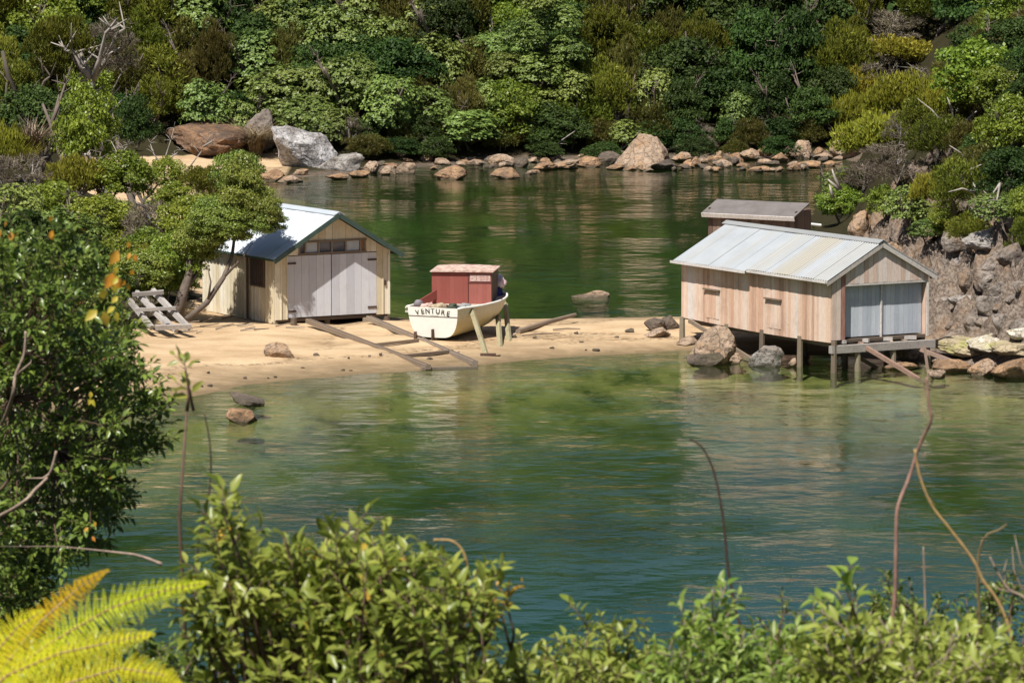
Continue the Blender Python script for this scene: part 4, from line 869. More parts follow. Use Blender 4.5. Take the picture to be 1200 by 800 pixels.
for j, py in enumerate((176, 186)):
    px = 405 + j * 15
    while px < 975:
        x = px + fr_.uniform(-6, 6); px += fr_.uniform(24, 36); y = py + fr_.uniform(-3, 3); k = fr_.choice(['dark', 'dark', 'brown', 'dark', 'grey', 'puka'] if j == 0 else ['dark', 'dark', 'dark', 'brown'])
        if j and (abs(x - 757) < 40 or fr_.random() < .35): continue
        o = tree(x, y, fr_.uniform(40, 60), fr_.uniform(28, 42) * (.7 if j else 1), k, None, 'bush', 'low bushes behind the far rocks', trunk=.05, shrub=True); lk = LOOK[k][0].replace('tree', 'bush')
        rec(o, lk, ('behind the rocks, ' if j == 0 else 'low behind the rocks, ') + [t for xx, t in LM2 if x >= xx][-1], x, 'bush', 'low bushes behind the far rocks')
# dead branches in the dark band behind the far rocks
for i in range(9):
    px = fr_.uniform(420, 830); b = hit(px, fr_.uniform(172, 184)); mb = MB(); L = fr_.uniform(.8, 1.8); a = fr_.uniform(-.5, .5) + (math.pi if fr_.random() < .5 else 0)
    pts = [b + Vector((0, 0, .1))]; d = Vector((math.cos(a), -.2, fr_.uniform(0, .7)))
    for k in range(4): d += Vector((fr_.uniform(-.3,.3), 0, fr_.uniform(-.25,.25))); pts.append(pts[-1] + d * L / 4)
    mb.tube(pts, [.07, .06, .05, .035, .015], 6, fr_.random())
    for k in range(4): s0 = pts[fr_.randint(1, 3)]; e = Vector((fr_.uniform(-1,1), fr_.uniform(-.4,.2), fr_.uniform(-.2,1))) * .6; mb.tube([s0, s0 + e * .5, s0 + e], [.03, .02, .008], 5, fr_.random())
    rec(mb.build('dead_branch', m_greybark, smooth=True), 'dead grey branch', 'in the dark band behind the far rocks', px, 'dead branch', 'dead branches behind the far rocks')
# the wood that climbs on beyond the top of the view: one mass
ws = np.random.RandomState(9); n = 52000
X = ws.uniform(-70, 75, n); Y = ws.uniform(276, 318, n); H0 = terrain(X, Y); hb = 2.2 + 2.6 * fbm(X * .35, Y * .35 + H0 * .2, 3)
P = np.stack([X, Y, H0 + hb * ws.uniform(.25, 1.15, n) + .9 * (vn(X * .45, Y * .45) - .5)], 1); U = norm(ws.randn(n, 3) * .6 + np.array([[0, -.55, .8]])); D = norm(np.cross(U, ws.randn(n, 3)))
L = ws.uniform(.35, .8, n); Vw, Fw = leaves_np(P, D, U, L, L * .6, ws); tag(link('distant_wood', np_mesh('distant_wood', Vw, Fw, np.clip(.4 + .3 * ws.randn(n), 0, 1), LEAF['dark'])), 'dark green wood covering the top of the far hill', 'wood', kind='stuff')

# --- left bank
LG = 'bushes on the left bank'
left = [ (105,205,90,110,'bright',.05,'bright green leafy bush standing out above the left scrub'), (40,190,90,90,'dark',.05,None),(160,180,60,70,'dark',.05,None),(10,150,90,80,'olive',.05,None),(70,110,90,90,'olive',.05,None),(130,100,60,80,'grey',.05,None),
 (30,240,90,60,'grey',.05,None),(92,240,90,50,'gold',.05,None),(150,240,84,64,'bright',.05,None),(205,262,70,50,'bright',.05,None),(60,275,90,66,'bright',.05,None),(120,285,90,60,'bright',.05,None),(175,300,80,66,'grey',.08,None),(20,300,90,70,'puka',.05,None),
 (75,320,90,66,'puka',.05,None),(215,310,90,80,'bright',.1,None),(140,345,90,70,'bright',.1,None),(90,370,80,70,'dark',.1,None),(180,340,70,56,'olive',.1,None),(30,370,90,80,'dark',.05,None),(245,285,70,60,'bright',.1,None),(135,385,60,50,'dark',.1,None),(60,400,80,60,'dark',.1,None),(160,395,50,36,'grey',.1,None),
 (238,238,54,44,'olive',.05,None),(150,374,74,60,'bright',.05,None),(192,352,74,66,'bright',.05,None),(172,326,80,60,'bright',.05,None),(112,402,66,50,'dark',.05,None),(172,366,40,34,'olive',.05,None),(0,210,60,60,'gold',.05,None),(195,225,50,44,'bright',.05,None)]
LPL = ((215, 'at the back of the left bank'), (290, 'on the upper left bank'), (500, 'low on the left bank above the sand'))
def bank_y(px, py): return float(np.interp(py, [150, 200, 250, 300, 350, 400], [215, 190, 178, 169, 162.5, 157.5]))
for (px, py, w, h, k, tr_, lb) in left:
    Yb = bank_y(px, py); g = at(px, py, Yb); gz = tz(g.x, g.y); extra = max(0, g.z - gz)
    s_ = FPX / Yb; H = h + extra * s_; root = tree(px, 0, w, H, k, lb, 'bush', LG, trunk=min(.75, (extra * s_ + tr_ * h) / H), base=Vector((g.x, g.y, gz if extra > 0 else gz)), shrub=True)
    if not lb: rec(root, LOOK[k][0].replace('tree', 'bush'), [t for y, t in LPL if py < y][0], px, 'bush', LG)
# crown pushed over the cream shed roof, its leaning trunk at the wall
def multi_tree(name, label, trunks, crowns, cat='tree', bark=None):
    base = Vector(trunks[0][0][0]); root = empty(name, base); tag(root, label, cat)
    for pts, r0, r1 in trunks:
        mb = MB(); n = len(pts); mb.tube([Vector(p) - base for p in pts], [r0 + (r1 - r0) * i / (n - 1) for i in range(n)], 8, .5); mb.build('trunk', bark or m_bark, root, smooth=True)
    for c, w, d, h, k in crowns:
        o = link('crown', CROWN[k][trnd.randrange(len(CROWN[k]))], root); o.location = Vector(c) - base; o.scale = (w / 1.8, d / 1.8, h / 1.64); o.rotation_euler = (0, 0, trnd.uniform(0, 6.28))
    return root
yT = 160.0
LEAF['mid'] = M_leaf('dull_green_leaves', (.10,.15,.022), (.25,.30,.055), .1)
CROWN['mid'] = [crown_mesh('mid', 901 + j, clumps=30, per=110, leafL=.085, leafW=.5, mode='leaf', spread=.5) for j in range(2)]
def A(px, py, Y=yT): return at(px, py, Y)
multi_tree('coastal_tree', 'leaning tree with a rounded olive crown over the left end of the cream shed roof',
    [([A(219,374,158.4), A(242,355,158.8), A(262,325,159.3), A(272,300,160), A(276,268,160.4), A(280,230,160.6)], .13, .04), ([A(262,325,159.3), A(284,302,159.4), A(296,285,159.6)], .06, .02), ([A(244,352,158.8), A(247,330,158.8), A(243,312,158.8)], .05, .02)],
    [(A(280,208,160.6), 1.7, 1.6, 2.0, 'mid'), (A(290,236,160.2), 2.0, 1.8, 1.6, 'mid'), (A(308,262,159.8), 1.6, 1.5, 1.1, 'mid'), (A(270,272,160.0), 1.7, 1.6, 1.2, 'mid'), (A(250,250,160.4), 1.8, 1.6, 1.3, 'mid'), (A(262,262,159.6), 2.2, 1.6, 1.4, 'mid'), (A(283,222,160.0), 1.6, 1.5, 2.2, 'mid'), (A(312,250,159.6), 1.3, 1.3, 1.3, 'mid'), (A(240,280,160.2), 1.8, 1.6, 1.3, 'mid')])
multi_tree('coastal_tree', 'thick trunked dark tree just left of the cream shed side wall',
    [([A(208,370,159.6), A(214,345,159.8), A(222,320,160), A(220,290,160.2)], .24, .1), ([A(214,345,159.8), A(232,318,160.4), A(240,296,160.6)], .1, .05)],
    [(A(205,300,160.6), 2.4, 2.2, 1.7, 'bright'), (A(228,288,160.8), 2.0, 1.8, 1.5, 'mid'), (A(172,318,160.0), 2.2, 2, 1.6, 'mid')])
hb = hit(632, 150); Yp = hb.y
multi_tree('broadleaf_tree', 'tall pale green clumpy tree dominating the middle of the far slope',
    [([tuple(hb), A(634,110,Yp), A(640,60,Yp), A(638,20,Yp)], .18, .06), ([A(634,110,Yp), A(612,90,Yp - .5), A(600,70,Yp - .5)], .08, .03), ([A(636,90,Yp), A(656,70,Yp), A(668,60,Yp)], .08, .03)],
    [(A(600,118,Yp - .6), 3.2, 2.8, 2.1, 'puka'), (A(640,124,Yp - 1), 3.6, 3, 2.2, 'puka'), (A(668,100,Yp - .3), 3.0, 2.6, 2.2, 'puka'), (A(592,80,Yp), 2.8, 2.6, 2.0, 'puka'), (A(630,84,Yp - .8), 3.2, 3, 2.2, 'puka'), (A(664,60,Yp), 3, 2.6, 2.2, 'puka'), (A(618,42,Yp), 3.2, 2.6, 2.2, 'puka'), (A(650,22,Yp), 3.0, 2.6, 2.2, 'puka'), (A(634,0,Yp), 3.0, 2.6, 2.2, 'puka')])
# --- right headland
RG = 'trees on the right headland'
right = [(1150,150,120,100,'bright',.1,'broad bright green tree crown at the right, above the white dead trunk'),(1190,190,100,80,'bright',.1,None),(1140,50,100,90,'dark',.1,None),(1190,60,90,80,'bright',.1,None),(1050,95,110,46,'gold',.3,'yellow green flat topped tree at the top of the headland tip'),(1000,60,60,80,'olive',.1,None),(1095,45,80,80,'olive',.1,None),(1030,20,80,60,'olive',.1,None),
 (995,95,50,70,'olive',.1,None),(1020,120,70,56,'grey',.1,None),(1000,135,60,50,'gold',.1,None),(1060,160,80,66,'gold',.15,None),(1085,170,70,56,'olive',.1,None),(1030,200,100,60,'gold',.15,None),(1105,130,70,60,'brown',.1,None),
 (1050,235,90,56,'grey',.08,None),(1010,230,60,40,'grey',.1,None),(1100,215,70,60,'olive',.08,None),(1120,250,80,60,'olive',.08,None),(1180,250,80,70,'dark',.08,None),(1160,215,60,50,'brown',.08,None),(1065,270,64,54,'puka',.08,'glossy pale green bush on the rocks right above the pink shed gable'),(1035,262,50,44,'bright',.08,None),(985,262,60,46,'bright',.08,None),(1000,240,50,40,'olive',.08,None),
 (1195,270,50,50,'bright',.08,None),(1110,270,50,36,'bright',.08,None),(1085,285,40,30,'puka',.08,None),(1130,190,60,50,'brown',.1,None),(1190,130,70,60,'dark',.1,None),(1075,118,60,40,'grey',.1,None),(1100,185,50,50,'grey',.1,None),(1000,165,56,50,'gold',.1,None),(1045,60,70,50,'grey',.1,None),(1135,292,60,40,'olive',.08,None),(1168,272,56,44,'puka',.08,None),(1100,300,36,30,'bright',.08,None),(1198,300,40,40,'olive',.08,None)]
RPL = ((80, 'at the top of the right headland'), (165, 'high on the right headland'), (235, 'halfway down the right headland'), (400, 'just above the right cliff'))
for (px, py, w, h, k, tr_, lb) in right:
    o = tree(px, py, w, h, k, lb, 'tree' if h > 56 else 'bush', RG, trunk=tr_, shrub=h <= 56)
    if not lb: rec(o, LOOK[k][0] if h > 56 else LOOK[k][0].replace('tree', 'bush'), [t for y, t in RPL if py < y][0], px, 'tree' if h > 56 else 'bush', RG)
pr = [(a[0], a[1] - a[3] / 2, max(a[2], a[3]) / 2) for a in right]
for py in range(-20, 262, 22):
    px = float(np.interp(py, [0, 60, 100, 160, 200, 260], [965, 965, 985, 1000, 985, 990]))
    while px < 1225:
        x = px + fr_.uniform(-10, 10); y = py + fr_.uniform(-8, 8); px += fr_.uniform(27, 40)
        if any(abs(x - a) < r * .42 and abs((y - 25) - b) < r * .5 for a, b, r in pr): continue
        g = hit(x, y)
        if g.y > 225: continue
        if y > 225 and x > 1120: continue
        k = fr_.choice(['gold', 'olive', 'gold', 'grey', 'olive', 'puka'] if x < 1110 else ['bright', 'dark', 'olive', 'dark', 'brown', 'bright'])
        sh = y > 170; w = fr_.uniform(44, 62) if sh else fr_.uniform(54, 84); h = fr_.uniform(34, 48) if sh else fr_.uniform(46, 70)
        o = tree(x, y, w, h, k, None, 'bush' if sh else 'tree', RG, trunk=.1, shrub=sh); lk = LOOK[k][0].replace('tree', 'bush') if sh else LOOK[k][0]
        rec(o, lk, [t for yy, t in RPL if y < yy][0], x, 'bush' if sh else 'tree', RG)
def dead(name, label, paths, m=m_greybark, twig=0, cat='dead branch', r=.09):
    mb = MB()
    rr = random.Random(len(label))
    for pts in paths:
        P3 = [at(px, py, Y) for px, py, Y in pts]; n = len(P3); mb.tube(P3, [r * (1 - .75 * i / (n - 1)) for i in range(n)], 6, rr.random())
        for k in range(twig):
            s0 = P3[rr.randint(1, n - 1)]; L = r * 8; e = Vector((rr.uniform(-1, 1), rr.uniform(-.4, .4), rr.uniform(-.2, 1))) * L; mb.tube([s0, s0 + e * .5 + Vector((0, 0, L * .1)), s0 + e], [r * .35, r * .22, r * .1], 5, rr.random())
    tag(mb.build(name, m, smooth=True), label, cat)
hy = lambda px, py: hit(px, py).y - (3.6 if py < 245 else 1.4)
def hp(*pp): return [(a, b, hy(a, b)) for a, b in pp]
dead('dead_tree', 'bleached pale dead trunk running down the right headland under the bright crown', [hp((1122,125),(1120,150),(1130,170),(1138,195),(1143,225)), hp((1130,168),(1118,160),(1108,148))], twig=7, r=.16, cat='dead tree')
dead('dead_branch', 'fan of bare grey branches below the flat topped yellow tree', [hp((1098,92),(1070,88),(1045,92)), hp((1098,92),(1072,80),(1050,78)), hp((1098,92),(1068,97),(1044,100)), hp((1100,92),(1080,85),(1060,72)), hp((1098,94),(1075,103),(1048,108))], twig=6, r=.05)
dead('dead_branch', 'white crooked branch lying on the right headland slope', [hp((1112,196),(1128,203),(1150,193))], twig=2, r=.08)
dead('dead_branch', 'grey fallen branch at the top of the right cliff', [hp((1128,268),(1150,262),(1172,248))], twig=3, r=.11)
dead('dead_branch', 'thin grey branch hanging down the right edge of the headland', [hp((1172,215),(1158,235),(1145,240)), hp((1172,215),(1168,235),(1176,250))], twig=5, r=.05)
dead('dead_branch', 'pale forked branch stump at the water tip of the headland', [[(985,222,172),(978,208,172),(975,198,172)], [(983,222,172),(970,210,172)], [(976,232,172),(972,216,172)]], twig=0, r=.09)
dead('dead_branch', 'leaning bare branch standing before the small far beach', [[(212,214,182),(222,196,182),(234,180,182),(243,166,182),(247,157,182)], [(238,172,182),(248,166,182),(251,158,182)]], twig=3, r=.05)
dead('dead_shrub', 'leafless grey shrub left of the small far beach', [[(193,210,185),(192,190,185),(200,165,185),(204,150,185)], [(193,200,185),(180,180,185),(176,168,185)], [(192,192,185),(204,182,185),(212,176,185)]], twig=9, r=.045, cat='dead shrub')
dead('dead_shrub', 'small leafless grey shrub right of the bright green bush', [[(140,195,186),(138,180,186),(130,165,186)], [(140,188,186),(146,175,186),(150,170,186)]], twig=9, r=.045, cat='dead shrub')
dead('dead_tree', 'tall bare grey branches rising at the upper left of the far slope', [[(108,118,215),(100,90,215),(92,60,215),(88,40,215)], [(104,100,215),(112,80,215),(125,55,215)], [(100,88,215),(88,75,215),(82,62,215)]], twig=10, r=.07, cat='dead tree')
def grassy(name, px, py, Y, w, h, m, label, n=260, droop=.4, seed=1):
    rs = np.random.RandomState(seed); s_ = FPX / Y; g = at(px, py, Y); W, H = w / s_, h / s_; C = np.stack([rs.uniform(-.15, .15, n) * W, rs.uniform(-.15, .15, n) * W, np.zeros(n)], 1)
    a = rs.uniform(0, 6.28, n); sp_ = rs.uniform(0, 1, n); D = norm(np.stack([np.cos(a) * sp_ * W / 2, np.sin(a) * sp_ * W / 2, np.full(n, H)], 1)); U = norm(np.cross(D, np.stack([-np.sin(a), np.cos(a), np.zeros(n)], 1)))
    L = H * rs.uniform(.6, 1.1, n); Wd = np.full(n, .06 if name != 'dry_grass' else .05); V1, F1 = leaves_np(C, D, U, L, Wd, rs, droop); return tag(link(name, np_mesh(name, V1, F1, rs.rand(n), m), None, g), label, 'grass clump')
m_flax = M_leaf('yellow_flax', (.22,.22,.03), (.42,.36,.07), .1); m_dry = M_leaf('dry_grass_blades', (.16,.11,.06), (.34,.26,.17), .1, trans=.1)
grassy('flax_clump', 24, 200, 187, 66, 42, m_flax, 'spiky yellow green flax clump at the left edge of the far slope', seed=2)
grassy('dry_grass', 38, 182, 188, 56, 46, m_dry, 'clump of dry pale stalks behind the flax at the left', seed=3)
grassy('dry_grass', 300, 182, hit(302, 178).y - 1.6, 50, 48, m_dry, 'dry brown grass hanging on the boulder left of the big pale boulder', n=420, droop=1.1, seed=4)
m_peb = m_rk['dark']
for i in range(30):
    px = trnd.uniform(180, 760); lo = float(np.interp(px, [180, 300, 400, 560, 760], [462, 446, 436, 420, 411])); hi = float(np.interp(px, [180, 340, 460, 760], [398, 400, 388, 380])); py = lo - (lo - hi) * trnd.random() ** 2.2
    o = rock(px, py, trnd.uniform(3, 9), trnd.uniform(1.5, 4), 'dark', name='pebble'); rec(o, 'tiny dark stone', 'on the sand left of the boat' if px < 470 else 'on the sand right of the boat', px, 'stone', 'small stones on the beach')
# litter of sticks and drift leaves in the shade beside the cream shed
for i in range(22):
    px = trnd.uniform(205, 335); py = trnd.uniform(374, 392); g = ground_at(px, py, .03); a = trnd.uniform(-.6, .6); L = trnd.uniform(.2, .8)
    mb = MB(); mb.tube([g, g + Vector((math.cos(a) * L, math.sin(a) * L, trnd.uniform(0, .12)))], [.03, .015], 5, trnd.random()); rec(mb.build('stick', m_timber), 'small grey stick', 'on the sand in the shade of the cream shed', px, 'stick', 'sticks beside the cream shed')
# ------------------------------------------------------------------ the viewer's own hillside: near plants, out of focus
m_nleaf = M_leaf('near_green_leaves', (.13,.19,.025), (.38,.42,.085), .05, rough=.35, trans=.4, spec=.5)
m_nleaf2 = M_leaf('near_yellowish_leaves', (.16,.235,.03), (.38,.45,.10), .05, rough=.4, trans=.4, spec=.5)
m_dleaf = M_leaf('near_dark_leaves', (.05,.10,.018), (.20,.29,.05), .05, rough=.32, trans=.3, spec=.5)
m_orange = M_leaf('orange_leaves', (.55,.20,.02), (.70,.42,.05), .05, trans=.4); m_yleaf = M_leaf('yellow_leaves', (.50,.42,.05), (.62,.40,.06), .05, trans=.4)
m_fern = M_leaf('yellow_fern', (.44,.48,.01), (.72,.70,.04), .05, trans=.4, spec=.08, rough=.7); m_fernold = M_leaf('golden_fern', (.42,.30,.01), (.58,.44,.02), .05, trans=.4, spec=.08, rough=.7)
def near_leaves(C, D, U, L, W, droop=.18, fold=.22):
    S = norm(np.cross(D, U)); L = L[:, None]; W = W[:, None]
    b = C; m = C + D * L * .48 - U * L * droop * .15; t = C + D * L - U * L * droop
    l = C + D * L * .42 + S * W / 2 + U * W * fold; r = C + D * L * .42 - S * W / 2 + U * W * fold
    l2 = C + D * L * .74 + S * W * .33 + U * W * fold * .6 - U * L * droop * .4; r2 = C + D * L * .74 - S * W * .33 + U * W * fold * .6 - U * L * droop * .4
    V = np.stack([b, l, l2, t, r2, r, m], 1).reshape(-1, 3); n = len(C); o = (np.arange(n) * 7)[:, None]
    F = np.concatenate([o + np.array([[0, 6, 1, 1]]), o + np.array([[1, 6, 3, 2]]), o + np.array([[0, 5, 6, 6]]), o + np.array([[5, 4, 3, 6]])], 0)
    F3 = np.concatenate([o + np.array([[0, 6, 1]]), o + np.array([[1, 6, 2]]), o + np.array([[6, 3, 2]]), o + np.array([[0, 5, 6]]), o + np.array([[5, 4, 6]]), o + np.array([[4, 3, 6]])], 0)
    return V, F3
def near_plant(name, label, cat, tips, root, leafL, m, seed, nleaf=14, aspect=.45, stem_m=None, stem_r=.009, group=None, sprig=.22, twigs=3, extra=None, hub=0):
    "tips: 3D ends of the shoots; each shoot carries side sprigs with leaves set along them"
    rs = np.random.RandomState(seed); rr = random.Random(seed); e = empty(name, root); tag(e, label, cat, group); root = Vector(root)
    st = MB(); C, D, T = [], [], []
    hubs = [root.lerp(Vector(t), .62) for t in rr.sample(list(tips), min(len(tips), hub))] if hub else []
    for hb in hubs: st.tube([Vector((0, 0, 0)), (hb - root) * .5 + Vector((0, 0, -.15)), hb - root], [stem_r * 4, stem_r * 2.6, stem_r * 1.7], 6, rr.random())
    for tp in tips:
        tp = Vector(tp); q0 = root + Vector((rr.uniform(-.1, .1), rr.uniform(-.1, .1), 0))
        if hubs: q0 = min(hubs, key=lambda h_: (h_ - tp).length)
        L = (tp - q0).length
        side = Vector((rr.uniform(-1, 1), rr.uniform(-1, 1), 0)) * L * .10; p1 = q0.lerp(tp, .35) + side + Vector((0, 0, L * -.04)); p2 = q0.lerp(tp, .75) + side * .5
        pts = [q0, p1, p2, tp]; st.tube([p - root for p in pts], [stem_r * 1.6, stem_r * 1.2, stem_r * .7, stem_r * .3], 5, rr.random())
        d0 = (tp - p2).normalized(); segs = [(tp - d0 * sprig, tp)]
        for k in range(twigs):
            f = rr.uniform(.0, .9); s0 = p2.lerp(tp, f); dd = (d0 * .5 + Vector((rr.gauss(0, .7), rr.gauss(0, .7), rr.uniform(-.1, .8)))).normalized(); s1 = s0 + dd * sprig * rr.uniform(.6, 1.1); segs.append((s0, s1)); st.tube([s0 - root, s1 - root], [stem_r * .4, stem_r * .2], 4, rr.random())
        for s0, s1 in segs:
            ax = (s1 - s0).normalized(); tt = rr.uniform(.25, .75)
            for j in range(nleaf):
                f = (j + .5) / nleaf; a = j * 2.4 + rr.random(); x = ax.orthogonal().normalized(); y = ax.cross(x)
                out = (x * math.cos(a) + y * math.sin(a)); dd = (out * (1.0 - .55 * f) + ax * (.35 + .5 * f) + Vector((0, 0, -.12)) + Vector((rr.gauss(0, .15), rr.gauss(0, .15), rr.gauss(0, .15)))).normalized()
                C.append(s0.lerp(s1, f) - root + out * .004); D.append(dd); T.append(min(1, max(0, tt + rr.gauss(0, .22))))
    C = np.array(C); D = norm(np.array(D)); n = len(C); U = norm(np.array([[0, 0, 1.0]]) + .35 * rs.randn(n, 3)); U = norm(U - D * (U * D).sum(1, keepdims=True)); L = leafL * rs.uniform(.4, 1.3, n)
    V, F = near_leaves(C, D, U, L, L * aspect); link('foliage', np_mesh('foliage', V, F, np.array(T), m), e)
    if extra:
        k = rs.choice(n, max(4, int(n * extra[1])), replace=False); V, F = near_leaves(C[k] + rs.randn(len(k), 3) * .01, D[k], norm(U[k] + .3), L[k] * 1.1, L[k] * aspect); link('yellowed_leaves', np_mesh('yellowed_leaves', V, F, rs.rand(len(k)), extra[0]), e)
    st.build('stem', stem_m or m_browntwig, e, smooth=True); return e
def tips_in(outline, Ydepth, n, rr, bottom=815, thick=1.2, x0=None, x1=None):
    "shoot ends spread under an outline given as photo points (px, top py)"
    xs = [p[0] for p in outline]; ys = [p[1] for p in outline]; out = []
    for k in range(n):
        px = rr.uniform(x0 or xs[0], x1 or xs[-1]); top = float(np.interp(px, xs, ys)); f = rr.random() ** 1.1; top += rr.gauss(0, 9)
        out.append(at(px, top + 8 + (bottom - top) * f, Ydepth + rr.uniform(-thick, thick) * (.4 + .6 * f)))
    return out
nr_ = random.Random(31)
def gp(px, Y): p = at(px, 800, Y); return (p.x, p.y, tz(p.x, p.y))
BG = 'leafy bushes in the near foreground'
near_plant('leafy_bush', 'out of focus green leafy bush at the bottom, just left of the middle', 'bush', tips_in([(225,700),(236,600),(262,566),(292,600),(322,625),(360,600),(395,578),(418,592),(432,620),(455,660)], 18.5, 88, nr_), gp(350, 18.6), .084, m_nleaf, 41, nleaf=10, group=BG, extra=(m_yleaf, .02))
near_plant('leafy_bush', 'out of focus leafy bush with some yellow leaves at the bottom centre', 'bush', tips_in([(400,670),(430,640),(462,622),(500,655),(535,640),(565,650),(578,690),(588,760)], 18.0, 80, nr_), gp(490, 18.1), .080, m_nleaf, 42, nleaf=10, group=BG, extra=(m_yleaf, .03))
near_plant('leafy_bush', 'low out of focus bush at the bottom edge right of the middle', 'bush', tips_in([(575,790),(600,745),(640,728),(690,724),(740,738),(775,760)], 18.8, 66, nr_), gp(670, 19), .060, m_nleaf2, 43, nleaf=12, group=BG, sprig=.16)
near_plant('leafy_bush', 'low bush with an upright pale shoot at the bottom edge, around the dark bent twig', 'bush', tips_in([(760,768),(790,720),(815,690),(830,672),(845,700),(880,735),(930,730),(950,760)], 18.2, 60, nr_), gp(855, 18.4), .064, m_nleaf2, 44, nleaf=11, group=BG, sprig=.17, stem_m=m_paletwig)
near_plant('leafy_bush', 'yellowish leafy bush at the bottom right, in front of the darker bush', 'bush', tips_in([(925,790),(955,735),(975,690),(1000,705),(1040,700),(1080,730),(1130,745),(1215,760)], 17.6, 92, nr_), gp(1060, 17.8), .070, m_nleaf2, 45, nleaf=11, group=BG, stem_m=m_paletwig)
near_plant('leafy_bush', 'darker green bush with small leaves at the lower right, behind the yellowish bush', 'bush', tips_in([(1005,690),(1030,655),(1060,655),(1090,690),(1120,662),(1160,665),(1190,650),(1215,640)], 21.5, 85, nr_), gp(1120, 21.6), .046, m_dleaf, 46, nleaf=13, group=BG, sprig=.14)
near_plant('leafy_bush', 'dark small leaved bush at the bottom edge below the upright pale shoot', 'bush', tips_in([(840,770),(880,730),(915,700),(935,715),(950,760)], 21.0, 40, nr_), gp(900, 21.1), .044, m_dleaf, 47, nleaf=13, group=BG, sprig=.14)
near_plant('leafy_bush', 'out of focus bush filling the bottom left corner behind the fern', 'bush', tips_in([(-15,760),(40,740),(100,735),(150,730),(185,735),(215,760),(240,745)], 19.5, 60, nr_), gp(110, 19.6), .06, m_dleaf, 48, nleaf=11, group=BG)
# the big dark tree at the left edge
def tree_tips(n, rr):
    ys = [255, 300, 350, 400, 450, 490, 530, 560, 600, 650, 700, 760]; xr_ = [90, 118, 158, 172, 190, 192, 176, 165, 158, 122, 70, 40]; out = []
    for k in range(n):
        py = rr.uniform(262, 790); xm = float(np.interp(py, ys, xr_)); px = xm - 12 - (xm + 30) * rr.random() ** 1.15; out.append(at(px, py, rr.uniform(28.5, 31.5)))
    return out
tp = tree_tips(400, nr_) + [at(x, y, 29) for x, y in ((186, 520), (190, 512), (178, 528), (196, 480), (190, 470), (184, 498))]
b0 = at(-90, 640, 30.5)
dt = near_plant('glossy_tree', 'dark glossy leaved tree filling the left edge of the photo', 'tree', tp, (b0.x, b0.y, b0.z), .072, m_dleaf, 51, nleaf=11, sprig=.2, stem_r=.005, twigs=4, extra=(m_orange, .003), stem_m=m_browntwig, hub=26)
gb = tz(b0.x, b0.y); mb = MB(); mb.tube([Vector((.05, 0, gb - b0.z - .3)), Vector((-.05, 0, (gb - b0.z) * .5)), Vector((0, 0, .1))], [.16, .13, .09], 10); mb.build('trunk', m_bark, dt, smooth=True)
lit = near_plant('leafy_bush', 'green leafy bush top at the left edge above the dark glossy tree', 'bush', tips_in([(-15,275),(30,262),(70,270),(110,290),(135,320),(150,360)], 32.5, 130, nr_, bottom=440), at(20, 620, 33), .055, LEAF_L if 'LEAF_L' in globals() else m_nleaf, 52, nleaf=11, stem_r=.008, hub=10)
# twigs, vines, sprig
def twig(name, label, pts, Y, r, m, cat='bare twig', base=None, leaves=None, side=None):
    P3 = [at(px, py, Y + dy) for px, py, dy in pts]
    if base is not None:      # carry it down to the ground
        g = Vector((P3[-1].x, P3[-1].y + .05, tz(P3[-1].x, P3[-1].y) - .03)); P3.append(g)
    n = len(P3)
    # smooth
    fine = []
    for i in range(n - 1):
        p0, p1, p2, p3 = P3[max(i - 1, 0)], P3[i], P3[i + 1], P3[min(i + 2, n - 1)]
        for k in range(5): t = k / 5; fine.append(.5 * ((2 * p1) + (p2 - p0) * t + (2 * p0 - 5 * p1 + 4 * p2 - p3) * t * t + (3 * p1 - p0 - 3 * p2 + p3) * t ** 3))
    fine.append(P3[-1]); N = len(fine); mb = MB(); mb.tube(fine, [r * (.55 + .45 * i / N) * (1 + .12 * math.sin(i * 2.3)) for i in range(N)], 7, .5)
    for s in side or []: S3 = [at(px, py, Y + dy) for px, py, dy in s]; mb.tube(S3, [r * .6 * (1 - .7 * i / (len(S3) - 1)) for i in range(len(S3))], 6, .5)
    o = mb.build(name, m, smooth=True); tag(o, label, cat); return o
m_dkt = M_plain('dark_red_brown_twig', (.06,.03,.022), .4, 20, .7); m_pinkt = M_plain('pinkish_brown_twig', (.30,.17,.13), .4, 20, .7); m_tan = M_plain('tan_twig', (.42,.27,.11), .4, 20, .7); m_olivet = M_plain('olive_brown_twig', (.16,.12,.05), .4, 20, .7)
twig('bare_twig', 'dark bent stem curving up over the water right of the middle', [(808,514,0),(822,523,0),(834,545,0),(843,580,0),(849,620,0),(853,665,0),(862,715,0),(868,760,0)], 19, .0075, m_dkt, base=1)
twig('bare_vine', 'long pinkish bare vine rising in front of the launching rails', [(1086,442,0),(1088,470,0),(1091,492,0),(1078,520,.05),(1065,560,.05),(1052,595,0),(1050,640,0),(1049,690,0),(1046,730,0),(1044,780,0)], 18.6, .011, m_pinkt, base=1)
twig('bare_vine', 'tan wavy vine slanting down to the right from the pinkish one', [(1072,526,0),(1078,558,0),(1092,592,0),(1112,618,0),(1140,655,0),(1152,680,0),(1170,705,0),(1185,745,0),(1192,800,0)], 18.4, .0095, m_tan, base=1, side=[[(1078,558,0),(1086,580,.03),(1096,592,0)]])
twig('bare_twig', 'olive hooked stem at the lower right, tip bent to the right', [(1180,614,0),(1170,621,0),(1155,628,0),(1147,650,0),(1146,690,0),(1148,730,0),(1145,790,0)], 18.8, .009, m_olivet, base=1)
twig('bare_twig', 'thin upright grey stem between the pinkish and tan vines', [(1082,640,0),(1083,670,0),(1084,700,0),(1084,760,0)], 19.2, .006, m_paletwig, base=1)
